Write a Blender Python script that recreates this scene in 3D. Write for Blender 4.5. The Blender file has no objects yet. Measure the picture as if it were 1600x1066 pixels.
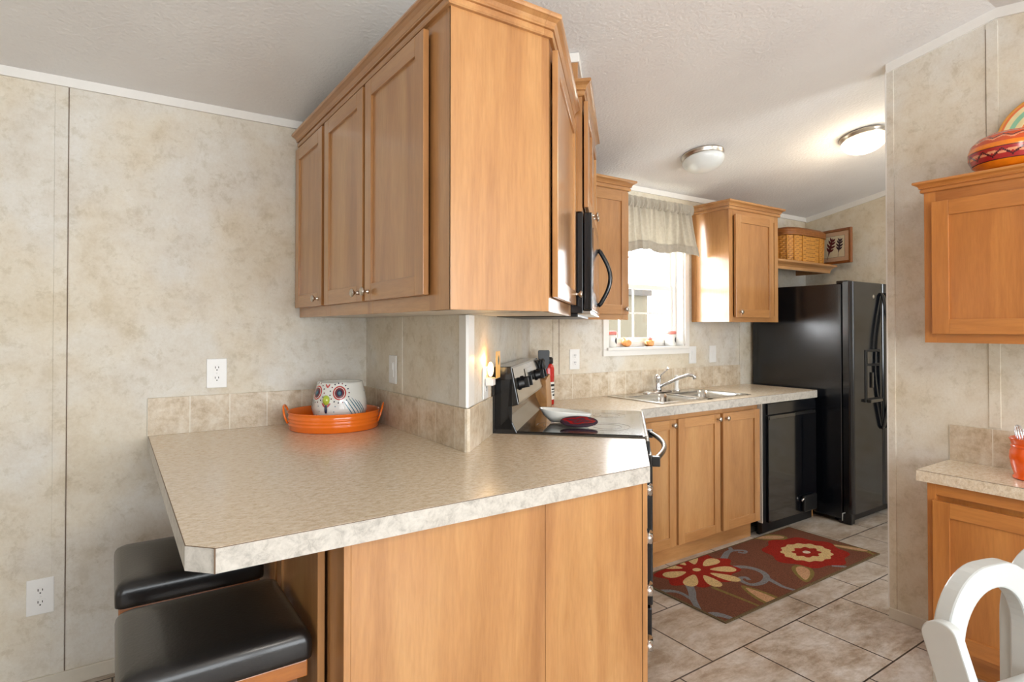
import bpy, bmesh, math, random
from mathutils import Vector, Matrix

PI = math.pi
SC = bpy.context.scene
COL = SC.collection
random.seed(7)

# ------------------------------------------------------------------ camera, sky, daylight, exposure
CAM_Z = 1.353
cam_d = bpy.data.cameras.new('camera')
cam_d.sensor_width = 36.0
cam_d.lens = 922.01 / 1600 * 36
cam_d.shift_y = (502.34 - 533) / 1600
cam_d.clip_start = 0.05
cam = bpy.data.objects.new('camera', cam_d)
COL.objects.link(cam)
_y, _p = 0.5962, 0.0109
_f = Vector((math.sin(_y) * math.cos(_p), math.cos(_y) * math.cos(_p), math.sin(_p)))
_r = Vector((math.cos(_y), -math.sin(_y), 0))
_u = _r.cross(_f)
cam.matrix_world = Matrix(((_r.x, _u.x, -_f.x, 0), (_r.y, _u.y, -_f.y, 0), (_r.z, _u.z, -_f.z, CAM_Z), (0, 0, 0, 1)))
SC.camera = cam

world = bpy.data.worlds.new('sky')
world.use_nodes = True
SC.world = world
world.node_tree.nodes['Background'].inputs[0].default_value = (0.93, 0.97, 1.0, 1)
world.node_tree.nodes['Background'].inputs[1].default_value = 17.0

VS = SC.view_settings
VS.view_transform = 'Standard'
VS.look = 'None'
VS.gamma = 1.0
VS.use_curve_mapping = False
VS.exposure = 0.17


def area(name, loc, target, sx, sy, power, color):
    d = bpy.data.lights.new(name, 'AREA')
    d.shape = 'RECTANGLE'
    d.size, d.size_y = sx, sy
    d.energy = power
    d.color = color
    o = bpy.data.objects.new(name, d)
    o.location = loc
    o.rotation_euler = (Vector(target) - Vector(loc)).to_track_quat('-Z', 'Y').to_euler()
    COL.objects.link(o)
    return o


DAY = (0.885, 0.945, 1.0)
# daylight for the living room windows, closed by added panels, behind the camera (front wall and left wall)
area('daylight_front', (0.1, -2.56, 1.35), (0.1, 1, 1.25), 1.9, 1.5, 64, DAY)
area('daylight_front', (2.0, -2.56, 1.35), (2.0, 1, 1.25), 1.3, 1.5, 62, DAY)
area('daylight_left', (-3.54, 0.4, 1.35), (1, 0.4, 1.3), 2.2, 1.7, 9, DAY)
# added overhead fill behind the camera, brightens counter tops and floor
_d = bpy.data.lights.new('overhead_fill', 'POINT'); _d.energy = 26; _d.color = (1.0, 0.93, 0.84); _d.shadow_soft_size = 0.22
_o = bpy.data.objects.new('overhead_fill', _d); _o.location = (0.9, -0.35, 2.22); COL.objects.link(_o)
# daylight through the glazed back door of the kitchen, opposite the refrigerator
area('daylight_door', (4.15, -0.62, 1.45), (4.1, 1.6, 1.2), 0.75, 1.1, 30, DAY)
# the kitchen window lets the sky in
pt_ = area('kitchen_window_portal', (3.03, 2.95, 1.70), (3.03, 0, 1.70), 0.74, 0.95, 1, (1, 1, 1))
pt_.data.cycles.is_portal = True

# ------------------------------------------------------------------ mesh helpers
def srgb(r, g, b):
    f = lambda c: (c / 255 / 12.92) if c / 255 <= 0.04045 else ((c / 255 + 0.055) / 1.055) ** 2.4
    return (f(r), f(g), f(b), 1.0)


class MB:
    """collects shapes; build() links them as ONE mesh object"""
    def __init__(self):
        self.bm = bmesh.new()

    def _merge(self, b, mi, smooth):
        vm = {}
        for v in b.verts:
            vm[v] = self.bm.verts.new(v.co)
        for f in b.faces:
            try:
                nf = self.bm.faces.new([vm[v] for v in f.verts])
            except ValueError:
                continue
            nf.material_index = mi
            nf.smooth = smooth
        b.free()

    def box(self, x0, x1, y0, y1, z0, z1, mi=0, bev=0.0, seg=2, M=None):
        b = bmesh.new()
        x0, x1 = sorted((x0, x1)); y0, y1 = sorted((y0, y1)); z0, z1 = sorted((z0, z1))
        vs = [b.verts.new(p) for p in [(x0, y0, z0), (x1, y0, z0), (x1, y1, z0), (x0, y1, z0), (x0, y0, z1), (x1, y0, z1), (x1, y1, z1), (x0, y1, z1)]]
        for f in [(0, 3, 2, 1), (4, 5, 6, 7), (0, 1, 5, 4), (1, 2, 6, 5), (2, 3, 7, 6), (3, 0, 4, 7)]:
            b.faces.new([vs[i] for i in f])
        if bev > 0:
            bmesh.ops.bevel(b, geom=list(b.edges), offset=bev, segments=seg, affect='EDGES', profile=0.5)
        if M is not None:
            bmesh.ops.transform(b, matrix=M, verts=b.verts)
        self._merge(b, mi, False)
        return self

    def prism(self, poly, z0, z1, mi=0, bev=0.0, axis='z', M=None):
        """poly: 2D outline. axis z: (x,y) up z;  axis y: (x,z) along y;  axis x: (y,z) along x"""
        b = bmesh.new()
        def P(p, h):
            return {'z': (p[0], p[1], h), 'y': (p[0], h, p[1]), 'x': (h, p[0], p[1])}[axis]
        lo = [b.verts.new(P(p, z0)) for p in poly]
        hi = [b.verts.new(P(p, z1)) for p in poly]
        n = len(poly)
        b.faces.new(lo); b.faces.new(hi)
        for i in range(n):
            b.faces.new([lo[i], lo[(i + 1) % n], hi[(i + 1) % n], hi[i]])
        bmesh.ops.recalc_face_normals(b, faces=b.faces)
        if bev > 0:
            bmesh.ops.bevel(b, geom=list(b.edges), offset=bev, segments=2, affect='EDGES', profile=0.5)
        if M is not None:
            bmesh.ops.transform(b, matrix=M, verts=b.verts)
        self._merge(b, mi, False)
        return self

    def loft(self, rings, mi=0, cap0=True, cap1=True, smooth=True, closed=True, mfun=None, M=None):
        b = bmesh.new()
        R = [[b.verts.new(p) for p in r] for r in rings]
        n = len(rings[0])
        rng = n if closed else n - 1
        marks = []
        for j in range(len(R) - 1):
            for i in range(rng):
                f = b.faces.new([R[j][i], R[j][(i + 1) % n], R[j + 1][(i + 1) % n], R[j + 1][i]])
                f.material_index = mfun(i / n, j / (len(R) - 1)) if mfun else mi
        if cap0:
            f = b.faces.new(list(reversed(R[0]))); f.material_index = mfun(0, 0) if mfun else mi
        if cap1:
            f = b.faces.new(R[-1]); f.material_index = mfun(0, 1) if mfun else mi
        bmesh.ops.recalc_face_normals(b, faces=b.faces)
        if M is not None:
            bmesh.ops.transform(b, matrix=M, verts=b.verts)
        vm = {v: self.bm.verts.new(v.co) for v in b.verts}
        for f in b.faces:
            nf = self.bm.faces.new([vm[v] for v in f.verts])
            nf.material_index = f.material_index
            nf.smooth = smooth and len(f.verts) <= 4
        b.free()
        return self

    def lathe(self, prof, c=(0, 0, 0), n=32, mi=0, sx=1.0, sy=1.0, cap0=True, cap1=True, mfun=None, M=None, smooth=True):
        rings = [[(c[0] + r * sx * math.cos(2 * PI * i / n), c[1] + r * sy * math.sin(2 * PI * i / n), c[2] + z) for i in range(n)] for r, z in prof]
        return self.loft(rings, mi, cap0, cap1, smooth, True, mfun, M)

    def tube(self, path, r, n=10, mi=0, caps=True, ry=None, M=None):
        """round (or elliptic) tube along a polyline; r is a number or a list"""
        pts = [Vector(p) for p in path]
        m = len(pts)
        rs = r if isinstance(r, (list, tuple)) else [r] * m
        rings = []
        up = None
        for i, p in enumerate(pts):
            t = (pts[min(i + 1, m - 1)] - pts[max(i - 1, 0)]).normalized()
            if up is None:
                a = Vector((0, 0, 1)) if abs(t.z) < 0.9 else Vector((1, 0, 0))
                up = (a - t * a.dot(t)).normalized()
            else:
                up = (up - t * up.dot(t)).normalized()
            s = t.cross(up)
            k = (ry / rs[i]) if ry else 1.0
            rings.append([tuple(p + (s * math.cos(2 * PI * j / n) + up * math.sin(2 * PI * j / n) * k) * rs[i]) for j in range(n)])
        return self.loft(rings, mi, caps, caps, True, True, None, M)

    def sphere(self, c, r, mi=0, nu=20, nv=12, sx=1, sy=1, sz=1, M=None):
        prof = [(max(r * math.sin(PI * k / nv), 1e-5), -r * sz * math.cos(PI * k / nv)) for k in range(nv + 1)]
        return self.lathe(prof, c, nu, mi, sx, sy, False, False, None, M)

    def sheet(self, fn, nu, nv, mi=0, smooth=True, mfun=None, M=None):
        b = [[self.bm.verts.new((M @ Vector(fn(i / nu, j / nv))) if M else fn(i / nu, j / nv)) for i in range(nu + 1)] for j in range(nv + 1)]
        for j in range(nv):
            for i in range(nu):
                f = self.bm.faces.new([b[j][i], b[j][i + 1], b[j + 1][i + 1], b[j + 1][i]])
                f.material_index = mfun(i / nu, j / nv) if mfun else mi
                f.smooth = smooth
        return self

    def poly(self, pts, mi=0):
        f = self.bm.faces.new([self.bm.verts.new(p) for p in pts])
        f.material_index = mi
        return self

    def sweep(self, path, prof, z, mi=0):
        """moulding: open 2D path, profile of (outward, height); outward is to the right of travel"""
        P = [Vector(p) for p in path]
        rings = []
        for i, p in enumerate(P):
            def rn(a, b):
                d = (b - a).normalized()
                return Vector((d.y, -d.x))
            if i == 0:
                nrm = rn(P[0], P[1])
            elif i == len(P) - 1:
                nrm = rn(P[-2], P[-1])
            else:
                a, b = rn(P[i - 1], P[i]), rn(P[i], P[i + 1])
                nrm = (a + b) / (1 + a.dot(b))
            rings.append([(p.x + nrm.x * o, p.y + nrm.y * o, z + h) for o, h in prof])
        return self.loft(rings, mi, True, True, False)

    def build(self, name, mats, parent=None, solid=0.0, subsurf=0, bevel=0.0):
        me = bpy.data.meshes.new(name)
        self.bm.to_mesh(me)
        self.bm.free()
        for m in (mats if isinstance(mats, (list, tuple)) else [mats]):
            me.materials.append(m)
        o = bpy.data.objects.new(name, me)
        COL.objects.link(o)
        if parent is not None:
            o.parent = parent
        if bevel:
            md = o.modifiers.new('bevel', 'BEVEL'); md.width = bevel; md.segments = 2; md.limit_method = 'ANGLE'
        if solid:
            md = o.modifiers.new('solid', 'SOLIDIFY'); md.thickness = solid; md.offset = 0
        if subsurf:
            md = o.modifiers.new('sub', 'SUBSURF'); md.levels = subsurf; md.render_levels = subsurf
        return o


def tag(o, label, cat, group=None):
    o['label'] = label
    o['category'] = cat
    if group:
        o['group'] = group
    return o


def thing(name, label, cat, loc=(0, 0, 0), rotz=0.0, group=None):
    o = bpy.data.objects.new(name, None)
    o.empty_display_size = 0.1
    o.location = loc
    o.rotation_euler = (0, 0, rotz)
    COL.objects.link(o)
    return tag(o, label, cat, group)


def struct(o):
    o['kind'] = 'structure'
    return o


def rrect(cx, cy, hx, hy, r, n=6):
    pts = []
    for k, (sx, sy) in enumerate(((1, 1), (-1, 1), (-1, -1), (1, -1))):
        for i in range(n + 1):
            a = k * PI / 2 + PI / 2 * i / n
            pts.append((cx + sx * (hx - r) + r * math.cos(a), cy + sy * (hy - r) + r * math.sin(a)))
    return pts


def copy_tree(o, parent=None):
    c = o.copy()
    COL.objects.link(c)
    if parent is not None:
        c.parent = parent
    for ch in list(o.children):
        copy_tree(ch, c)
    return c


# ------------------------------------------------------------------ materials
class NT:
    def __init__(self, name):
        self.m = bpy.data.materials.new(name)
        self.m.use_nodes = True
        self.t = self.m.node_tree
        self.b = self.t.nodes['Principled BSDF']

    def n(self, typ, **kw):
        x = self.t.nodes.new(typ)
        for k, v in kw.items():
            setattr(x, k, v)
        return x

    def l(self, a, b):
        self.t.links.new(a, b)

    def coords(self, scale=(1, 1, 1), rot=(0, 0, 0), loc=(0, 0, 0), kind='Object'):
        tc = self.n('ShaderNodeTexCoord')
        mp = self.n('ShaderNodeMapping')
        mp.inputs['Scale'].default_value = scale
        mp.inputs['Rotation'].default_value = rot
        mp.inputs['Location'].default_value = loc
        self.l(tc.outputs[kind], mp.inputs['Vector'])
        return mp.outputs[0]

    def noise(self, vec, scale, detail=4, rough=0.55, dist=0.0):
        x = self.n('ShaderNodeTexNoise')
        x.inputs['Scale'].default_value = scale
        x.inputs['Detail'].default_value = detail
        x.inputs['Roughness'].default_value = rough
        x.inputs['Distortion'].default_value = dist
        self.l(vec, x.inputs['Vector'])
        return x.outputs['Fac']

    def ramp(self, fac, stops):
        x = self.n('ShaderNodeValToRGB')
        e = x.color_ramp.elements
        while len(e) < len(stops):
            e.new(0.5)
        for k, (p, c) in enumerate(stops):
            e[k].position = p
            e[k].color = c
        self.l(fac, x.inputs[0])
        return x.outputs[0]

    def mix(self, fac, a, b, mode='MIX'):
        x = self.n('ShaderNodeMix', data_type='RGBA', blend_type=mode)
        for s, v in ((x.inputs[0], fac), (x.inputs[6], a), (x.inputs[7], b)):
            if hasattr(v, 'links'):
                self.l(v, s)
            else:
                s.default_value = v
        return x.outputs[2]

    def bump(self, h, strength, dist=0.01):
        x = self.n('ShaderNodeBump')
        x.inputs['Strength'].default_value = strength
        x.inputs['Distance'].default_value = dist
        self.l(h, x.inputs['Height'])
        self.l(x.outputs[0], self.b.inputs['Normal'])

    def set(self, rough=0.5, metal=0.0, coat=0.0, coat_rough=0.1, spec=0.5):
        self.b.inputs['Roughness'].default_value = rough
        self.b.inputs['Metallic'].default_value = metal
        self.b.inputs['Coat Weight'].default_value = coat
        self.b.inputs['Coat Roughness'].default_value = coat_rough
        self.b.inputs['Specular IOR Level'].default_value = spec
        return self

    def base(self, c):
        if hasattr(c, 'links'):
            self.l(c, self.b.inputs['Base Color'])
        else:
            self.b.inputs['Base Color'].default_value = c
        return self


def plain(name, c, rough=0.5, metal=0.0, coat=0.0, var=0.04, scale=40, bump=0.0, spec=0.5):
    t = NT(name).set(rough, metal, coat, spec=spec)
    v = t.coords()
    f = t.noise(v, scale, 3)
    d = tuple(max(0, x * (1 - var)) for x in c[:3]) + (1,)
    e = tuple(min(1, x * (1 + var)) for x in c[:3]) + (1,)
    t.base(t.ramp(f, [(0.3, d), (0.7, e)]))
    if bump:
        t.bump(f, bump, 0.004)
    return t.m


def wood(name, scale, tone=(1, 1, 1), rough=0.28, coat=0.6):
    t = NT(name).set(rough, 0, coat, 0.14)
    v = t.coords(scale)
    big = t.noise(v, 0.8, 5, 0.6, 0.9)
    blot = t.noise(t.coords(tuple(0.4 + 0.28 * s_ for s_ in scale)), 1.7, 3, 0.6, 1.2)
    fine = t.noise(t.coords(tuple(s_ * 9 for s_ in scale)), 1.6, 3, 0.65)
    c = lambda r, g, b: (srgb(r, g, b)[0] * tone[0], srgb(r, g, b)[1] * tone[1], srgb(r, g, b)[2] * tone[2], 1)
    a = t.ramp(big, [(0.30, c(172, 120, 73)), (0.5, c(190, 138, 86)), (0.70, c(203, 154, 100))])
    d = t.ramp(blot, [(0.36, (0.86, 0.82, 0.76, 1)), (0.55, (1, 1, 1, 1))])
    b = t.ramp(fine, [(0.35, (0.80, 0.77, 0.72, 1)), (0.60, (1, 1, 1, 1))])
    t.base(t.mix(0.5, t.mix(0.7, a, d, 'MULTIPLY'), b, 'MULTIPLY'))
    return t.m


M = {}
M['wood_v'] = wood('maple_vertical_grain', (9, 9, 0.9))
M['wood_h'] = wood('maple_horizontal_grain', (0.9, 9, 9))
M['wood_y'] = wood('maple_lengthwise_grain', (9, 0.9, 9))
OAK = (1.05, 0.80, 0.50)
M['oak_v'] = wood('honey_vertical_grain', (8, 8, 0.8), OAK)
M['oak_h'] = wood('honey_horizontal_grain', (0.8, 8, 8), OAK)
M['stool_wood'] = wood('stool_wood', (3, 14, 14), (0.85, 0.58, 0.26), 0.3)
M['stool_dark'] = wood('stool_leg_wood', (12, 12, 2), (0.22, 0.13, 0.08), 0.3)
M['frame_wood'] = wood('picture_frame_wood', (12, 12, 3), (0.55, 0.36, 0.22), 0.35)
M['white'] = plain('white_trim_paint', srgb(236, 234, 229), 0.4, var=0.01)
M['cream_trim'] = plain('cream_trim_paint', srgb(214, 206, 190), 0.5, var=0.02)
M['plastic'] = plain('white_plastic', srgb(238, 238, 236), 0.3, var=0.01)
M['dark'] = plain('dark_slot', srgb(32, 28, 25), 0.6)
M['gap'] = plain('kraft_core', srgb(104, 82, 62), 0.7)
M['under'] = plain('grey_cabinet_underside', srgb(206, 200, 190), 0.5, var=0.03)
M['nickel'] = plain('brushed_nickel', srgb(196, 188, 178), 0.28, 1.0, var=0.03)
M['chrome'] = plain('chrome', srgb(225, 226, 228), 0.12, 1.0, var=0.01)
M['steel'] = plain('stainless_steel', srgb(205, 203, 198), 0.24, 1.0, var=0.03, scale=90)
M['black'] = plain('black_enamel', srgb(11, 14, 20), 0.16, 0, 0.5, var=0.05)
M['black_soft'] = plain('black_plastic', srgb(17, 18, 20), 0.38, var=0.05)
M['black_glass'] = plain('black_glass', srgb(7, 10, 16), 0.05, 0, 1.0, var=0.02)
M['panel_grey'] = plain('range_panel_gloss', srgb(58, 54, 50), 0.10, 0.3, 1.0, var=0.02)
M['leather'] = plain('black_vinyl', srgb(20, 19, 20), 0.34, 0, 0.25, var=0.08, scale=120, bump=0.12)
M['orange_metal'] = plain('orange_enamel', srgb(246, 118, 20), 0.2, 0, 0.6, var=0.02)
M['orange_glaze'] = plain('orange_glaze', srgb(236, 92, 24), 0.14, 0, 0.7, var=0.03)
M['porcelain'] = plain('white_porcelain', srgb(236, 236, 230), 0.14, 0, 0.5, var=0.01)
M['navy'] = plain('navy_glaze', srgb(24, 34, 66), 0.2, 0, 0.5)
M['maroon'] = plain('maroon_glaze', srgb(122, 34, 44), 0.2, 0, 0.5)
M['rose'] = plain('red_glaze', srgb(190, 56, 52), 0.2, 0, 0.5)
M['teal'] = plain('teal_glaze', srgb(58, 112, 132), 0.2, 0, 0.5)
M['lime'] = plain('lime_glaze', srgb(186, 204, 70), 0.2, 0, 0.5)
M['red'] = plain('red_enamel', srgb(198, 34, 26), 0.25, 0, 0.4)
M['pink'] = plain('pink_lid', srgb(222, 132, 122), 0.4)
M['slate'] = plain('slate_label', srgb(62, 66, 70), 0.6)
M['apricot'] = plain('apricot_ceramic', srgb(238, 160, 96), 0.35)
M['chair_white'] = plain('white_resin', srgb(200, 205, 204), 0.35, 0, 0.2, var=0.01)
M['bowl_orange'] = plain('bowl_orange', srgb(238, 132, 20), 0.25, 0, 0.5, var=0.1)
M['bowl_rust'] = plain('bowl_rust', srgb(206, 82, 36), 0.25, 0, 0.5, var=0.08)
M['bowl_red'] = plain('bowl_red', srgb(170, 32, 34), 0.25, 0, 0.5, var=0.1)
M['bowl_dark'] = plain('bowl_dark', srgb(70, 16, 26), 0.25, 0, 0.5)
M['bowl_pink'] = plain('bowl_pink', srgb(228, 150, 110), 0.25, 0, 0.5, var=0.1)
M['plate_cream'] = plain('plate_cream', srgb(232, 214, 158), 0.2, 0, 0.5)
M['plate_green'] = plain('plate_green', srgb(142, 196, 160), 0.2, 0, 0.5)
M['plate_gold'] = plain('plate_gold', srgb(230, 160, 64), 0.2, 0, 0.5)
M['plate_orange'] = plain('plate_orange', srgb(226, 116, 52), 0.2, 0, 0.5)
M['plate_blue'] = plain('plate_blue', srgb(96, 140, 170), 0.2, 0, 0.5)
M['paper'] = plain('mat_paper', srgb(212, 182, 156), 0.8)
M['art'] = plain('art_paper', srgb(226, 220, 198), 0.8)
M['leaf_red'] = plain('leaf_burgundy', srgb(96, 28, 34), 0.8)
M['leaf_dark'] = plain('leaf_purple', srgb(52, 30, 46), 0.8)
M['tan_siding'] = plain('tan_siding', srgb(44, 37, 17), 0.8)
M['shed_eave'] = plain('shed_eave', srgb(24, 18, 10), 0.8)
M['white_siding'] = plain('white_siding', srgb(240, 238, 232), 0.7)
M['grass'] = plain('pale_ground', srgb(190, 186, 168), 0.9)
M['green'] = plain('leaf_green', srgb(44, 82, 62), 0.5)


def make_wallpaper(name, tint):
    t = NT(name).set(0.6, spec=0.3)
    v = t.coords()
    big = t.noise(v, 1.7, 3, 0.55, 0.1)
    mid = t.noise(v, 7.0, 9, 0.72, 0.15)
    vein = t.noise(v, 19.0, 8, 0.75, 0.3)
    fine = t.noise(v, 110, 4, 0.7)
    k = lambda r, g, b: tuple(a * b_ for a, b_ in zip(srgb(r, g, b)[:3], tint)) + (1,)
    a = t.ramp(big, [(0.38, k(216, 204, 180)), (0.5, k(224, 216, 200)), (0.60, k(220, 219, 215))])
    b = t.ramp(mid, [(0.36, k(200, 185, 158)), (0.46, k(219, 208, 189)), (0.56, k(227, 220, 205)), (0.68, k(235, 231, 222))])
    c = t.mix(0.48, a, b)
    e = t.ramp(vein, [(0.38, (0.85, 0.83, 0.78, 1)), (0.47, (1, 1, 1, 1))])
    d = t.ramp(fine, [(0.36, (0.93, 0.92, 0.90, 1)), (0.58, (1, 1, 1, 1))])
    t.base(t.mix(0.7, t.mix(0.75, c, e, 'MULTIPLY'), d, 'MULTIPLY'))
    return t.m


M['paper_wall'] = make_wallpaper('parchment_wallpaper', (1, 1, 1))


def make_ceiling():
    t = NT('orange_peel_ceiling').set(0.85, spec=0.2)
    v = t.coords()
    f = t.noise(v, 75, 3, 0.5)
    t.base(t.ramp(t.noise(v, 3, 2), [(0.3, srgb(228, 226, 224)), (0.7, srgb(233, 232, 230))]))
    t.bump(f, 0.5, 0.006)
    return t.m


M['ceiling'] = make_ceiling()


def make_laminate():
    t = NT('speckled_laminate').set(0.26, 0, 0.3, 0.16)
    v = t.coords((1, 1.5, 1))
    a = t.ramp(t.noise(v, 46, 8, 0.75, 0.3), [(0.34, srgb(202, 181, 151)), (0.5, srgb(224, 207, 182)), (0.66, srgb(235, 224, 206))])
    b = t.ramp(t.noise(v, 130, 4, 0.7), [(0.38, (0.80, 0.78, 0.77, 1)), (0.54, (1, 1, 1, 1))])
    t.base(t.mix(0.6, a, b, 'MULTIPLY'))
    return t.m


M['laminate'] = make_laminate()


def make_edge():
    t = NT('lit_grey_flecked_edge_laminate').set(0.34, 0, 0.2, 0.2)  # the top's laminate in a greyer tone, painting in light on the edge
    v = t.coords()
    a = t.ramp(t.noise(v, 34, 7, 0.72, 0.6), [(0.34, srgb(168, 163, 155)), (0.48, srgb(196, 191, 182)), (0.64, srgb(209, 204, 195))])
    b = t.ramp(t.noise(v, 120, 4, 0.7), [(0.36, (0.86, 0.86, 0.86, 1)), (0.52, (1, 1, 1, 1))])
    t.base(t.mix(0.6, a, b, 'MULTIPLY'))
    return t.m


M['laminate_edge'] = make_edge()


def make_floor():
    t = NT('stone_floor_tile').set(0.34, 0, 0.1, 0.2)
    v = t.coords(loc=(-1.8243 + 0.403 * 20, -1.5345 + 0.4115 * 20, 0))
    br = t.n('ShaderNodeTexBrick')
    br.offset = 0.5
    br.offset_frequency = 2
    br.inputs['Scale'].default_value = 1.0
    br.inputs['Mortar Size'].default_value = 0.0036
    br.inputs['Mortar Smooth'].default_value = 0.1
    br.inputs['Brick Width'].default_value = 0.403
    br.inputs['Row Height'].default_value = 0.4115
    br.inputs['Color1'].default_value = (0, 0, 0, 1)
    br.inputs['Color2'].default_value = (1, 1, 1, 1)
    br.inputs['Mortar'].default_value = (0.5, 0.5, 0.5, 1)
    t.l(v, br.inputs['Vector'])
    w = t.coords((1, 2.2, 1))
    n1 = t.noise(w, 4.5, 9, 0.74, 0.2)
    n2 = t.noise(t.coords(), 34, 5, 0.7)
    a = t.ramp(n1, [(0.36, srgb(158, 139, 120)), (0.49, srgb(187, 174, 160)), (0.62, srgb(206, 199, 192))])
    b = t.ramp(n2, [(0.34, (0.80, 0.77, 0.74, 1)), (0.56, (1, 1, 1, 1))])
    c = t.mix(0.6, a, b, 'MULTIPLY')
    tint = t.mix(br.outputs['Color'], (0.92, 0.90, 0.88, 1), (1.04, 1.03, 1.02, 1))
    c = t.mix(1.0, c, tint, 'MULTIPLY')
    t.base(t.mix(br.outputs['Fac'], c, srgb(52, 40, 33)))
    return t.m


M['floor'] = make_floor()


def make_splash(name, w, off=0.0):
    """small stone tiles in one row; the run is local x, height local z"""
    t = NT(name).set(0.4, 0, 0.1)
    tc = t.n('ShaderNodeTexCoord')
    sp = t.n('ShaderNodeSeparateXYZ'); t.l(tc.outputs['Object'], sp.inputs[0])
    cb = t.n('ShaderNodeCombineXYZ')
    ad = t.n('ShaderNodeMath', operation='ADD'); t.l(sp.outputs[0], ad.inputs[0]); ad.inputs[1].default_value = off
    az = t.n('ShaderNodeMath', operation='ADD'); t.l(sp.outputs[2], az.inputs[0]); az.inputs[1].default_value = 10.02
    t.l(ad.outputs[0], cb.inputs[0]); t.l(az.outputs[0], cb.inputs[1])
    br = t.n('ShaderNodeTexBrick')
    br.offset = 0.0
    br.inputs['Scale'].default_value = 1.0
    br.inputs['Mortar Size'].default_value = 0.0016
    br.inputs['Brick Width'].default_value = w
    br.inputs['Row Height'].default_value = 20.0
    br.inputs['Color1'].default_value = (0.88, 0.85, 0.81, 1)
    br.inputs['Color2'].default_value = (1.05, 1.04, 1.03, 1)
    br.inputs['Mortar'].default_value = (1, 1, 1, 1)
    t.l(cb.outputs[0], br.inputs['Vector'])
    v = t.coords()
    a = t.ramp(t.noise(v, 13, 9, 0.76, 0.2), [(0.34, srgb(184, 164, 136)), (0.47, srgb(212, 197, 173)), (0.62, srgb(229, 221, 206))])
    b = t.ramp(t.noise(v, 70, 4, 0.7), [(0.36, (0.84, 0.81, 0.77, 1)), (0.55, (1, 1, 1, 1))])
    c = t.mix(0.6, a, b, 'MULTIPLY')
    c = t.mix(1.0, c, br.outputs['Color'], 'MULTIPLY')
    t.base(t.mix(br.outputs['Fac'], c, srgb(226, 220, 206)))
    return t.m


M['splash'] = make_splash('stone_splash_tile', 0.152, 0.0)


def make_textured_black():
    t = NT('pebbled_black_enamel').set(0.20, 0, 0.4, 0.16, spec=0.45)
    t.base(srgb(16, 19, 26))
    v = t.coords()
    t.bump(t.noise(v, 150, 2, 0.5), 0.34, 0.0018)
    return t.m


M['black_pebble'] = make_textured_black()


def make_fabric():
    t = NT('cream_valance_cloth').set(0.85, spec=0.2)
    v = t.coords()
    t.base(t.ramp(t.noise(v, 60, 3), [(0.3, srgb(186, 178, 163)), (0.7, srgb(203, 196, 183))]))
    tr = t.n('ShaderNodeBsdfTranslucent')
    tr.inputs[0].default_value = srgb(226, 220, 204)
    mx = t.n('ShaderNodeMixShader')
    mx.inputs[0].default_value = 0.22
    out = t.t.nodes['Material Output']
    t.l(t.b.outputs[0], mx.inputs[1]); t.l(tr.outputs[0], mx.inputs[2]); t.l(mx.outputs[0], out.inputs[0])
    return t.m


M['fabric'] = make_fabric()


def make_glass(name, tint=(1, 1, 1, 1)):
    t = NT(name)
    tr = t.n('ShaderNodeBsdfTransparent'); tr.inputs[0].default_value = tint
    gl = t.n('ShaderNodeBsdfGlossy'); gl.inputs['Roughness'].default_value = 0.03
    lw = t.n('ShaderNodeLayerWeight'); lw.inputs[0].default_value = 0.5
    pw = t.n('ShaderNodeMath', operation='POWER'); t.l(lw.outputs['Facing'], pw.inputs[0]); pw.inputs[1].default_value = 4.0
    ma = t.n('ShaderNodeMath', operation='MULTIPLY_ADD'); t.l(pw.outputs[0], ma.inputs[0]); ma.inputs[1].default_value = 0.5; ma.inputs[2].default_value = 0.03
    mx = t.n('ShaderNodeMixShader')
    t.l(ma.outputs[0], mx.inputs[0]); t.l(tr.outputs[0], mx.inputs[1]); t.l(gl.outputs[0], mx.inputs[2])
    t.l(mx.outputs[0], t.t.nodes['Material Output'].inputs[0])
    return t.m


M['glass'] = make_glass('window_glass')


def emit(name, c, s, base=None):
    t = NT(name).set(0.4)
    t.base(base or c)
    t.b.inputs['Emission Color'].default_value = c
    t.b.inputs['Emission Strength'].default_value = s
    return t.m


M['lit_glass'] = emit('lit_frosted_glass', (1.0, 0.88, 0.70, 1), 2.2)
M['frost'] = plain('frosted_glass', srgb(226, 230, 228), 0.3, 0, 0.3, var=0.01)
M['night'] = emit('night_light_glow', (1.0, 0.72, 0.34, 1), 6.0)
M['night_art'] = emit('night_light_panel', (0.95, 0.60, 0.20, 1), 0.28, srgb(214, 150, 60))

RUGC = {'ground': (112, 72, 56), 'red': (146, 42, 32), 'beige': (204, 176, 126), 'blue': (122, 122, 124), 'olive': (124, 108, 62), 'tan': (186, 146, 112), 'edge': (104, 88, 64), 'white': (214, 200, 176)}
for k_, c_ in RUGC.items():
    t_ = NT('rug_' + k_).set(0.95, spec=0.1)
    v_ = t_.coords()
    f_ = t_.noise(v_, 170, 4, 0.8)
    c0 = srgb(*c_)
    t_.base(t_.ramp(f_, [(0.36, tuple(x * 0.62 for x in c0[:3]) + (1,)), (0.64, tuple(min(1, x * 1.3) for x in c0[:3]) + (1,))]))
    t_.bump(f_, 0.5, 0.004)
    M['rug_' + k_] = t_.m

# ------------------------------------------------------------------ key positions
YW = 2.813           # the long back wall
RIDGE_Y, RIDGE_Z = 0.88, 2.672
SLOPE = 0.19
R2 = math.sqrt(2)
XF = 5.0             # wall beside the refrigerator
XR = 3.018           # wall behind the desk


def ceil_z(y):
    return 2.305 + SLOPE * (YW - y) if y > RIDGE_Y else RIDGE_Z - 0.15 * (RIDGE_Y - y)


def ST(s, t):
    return ((s + t) / R2, (s - t) / R2)


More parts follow.
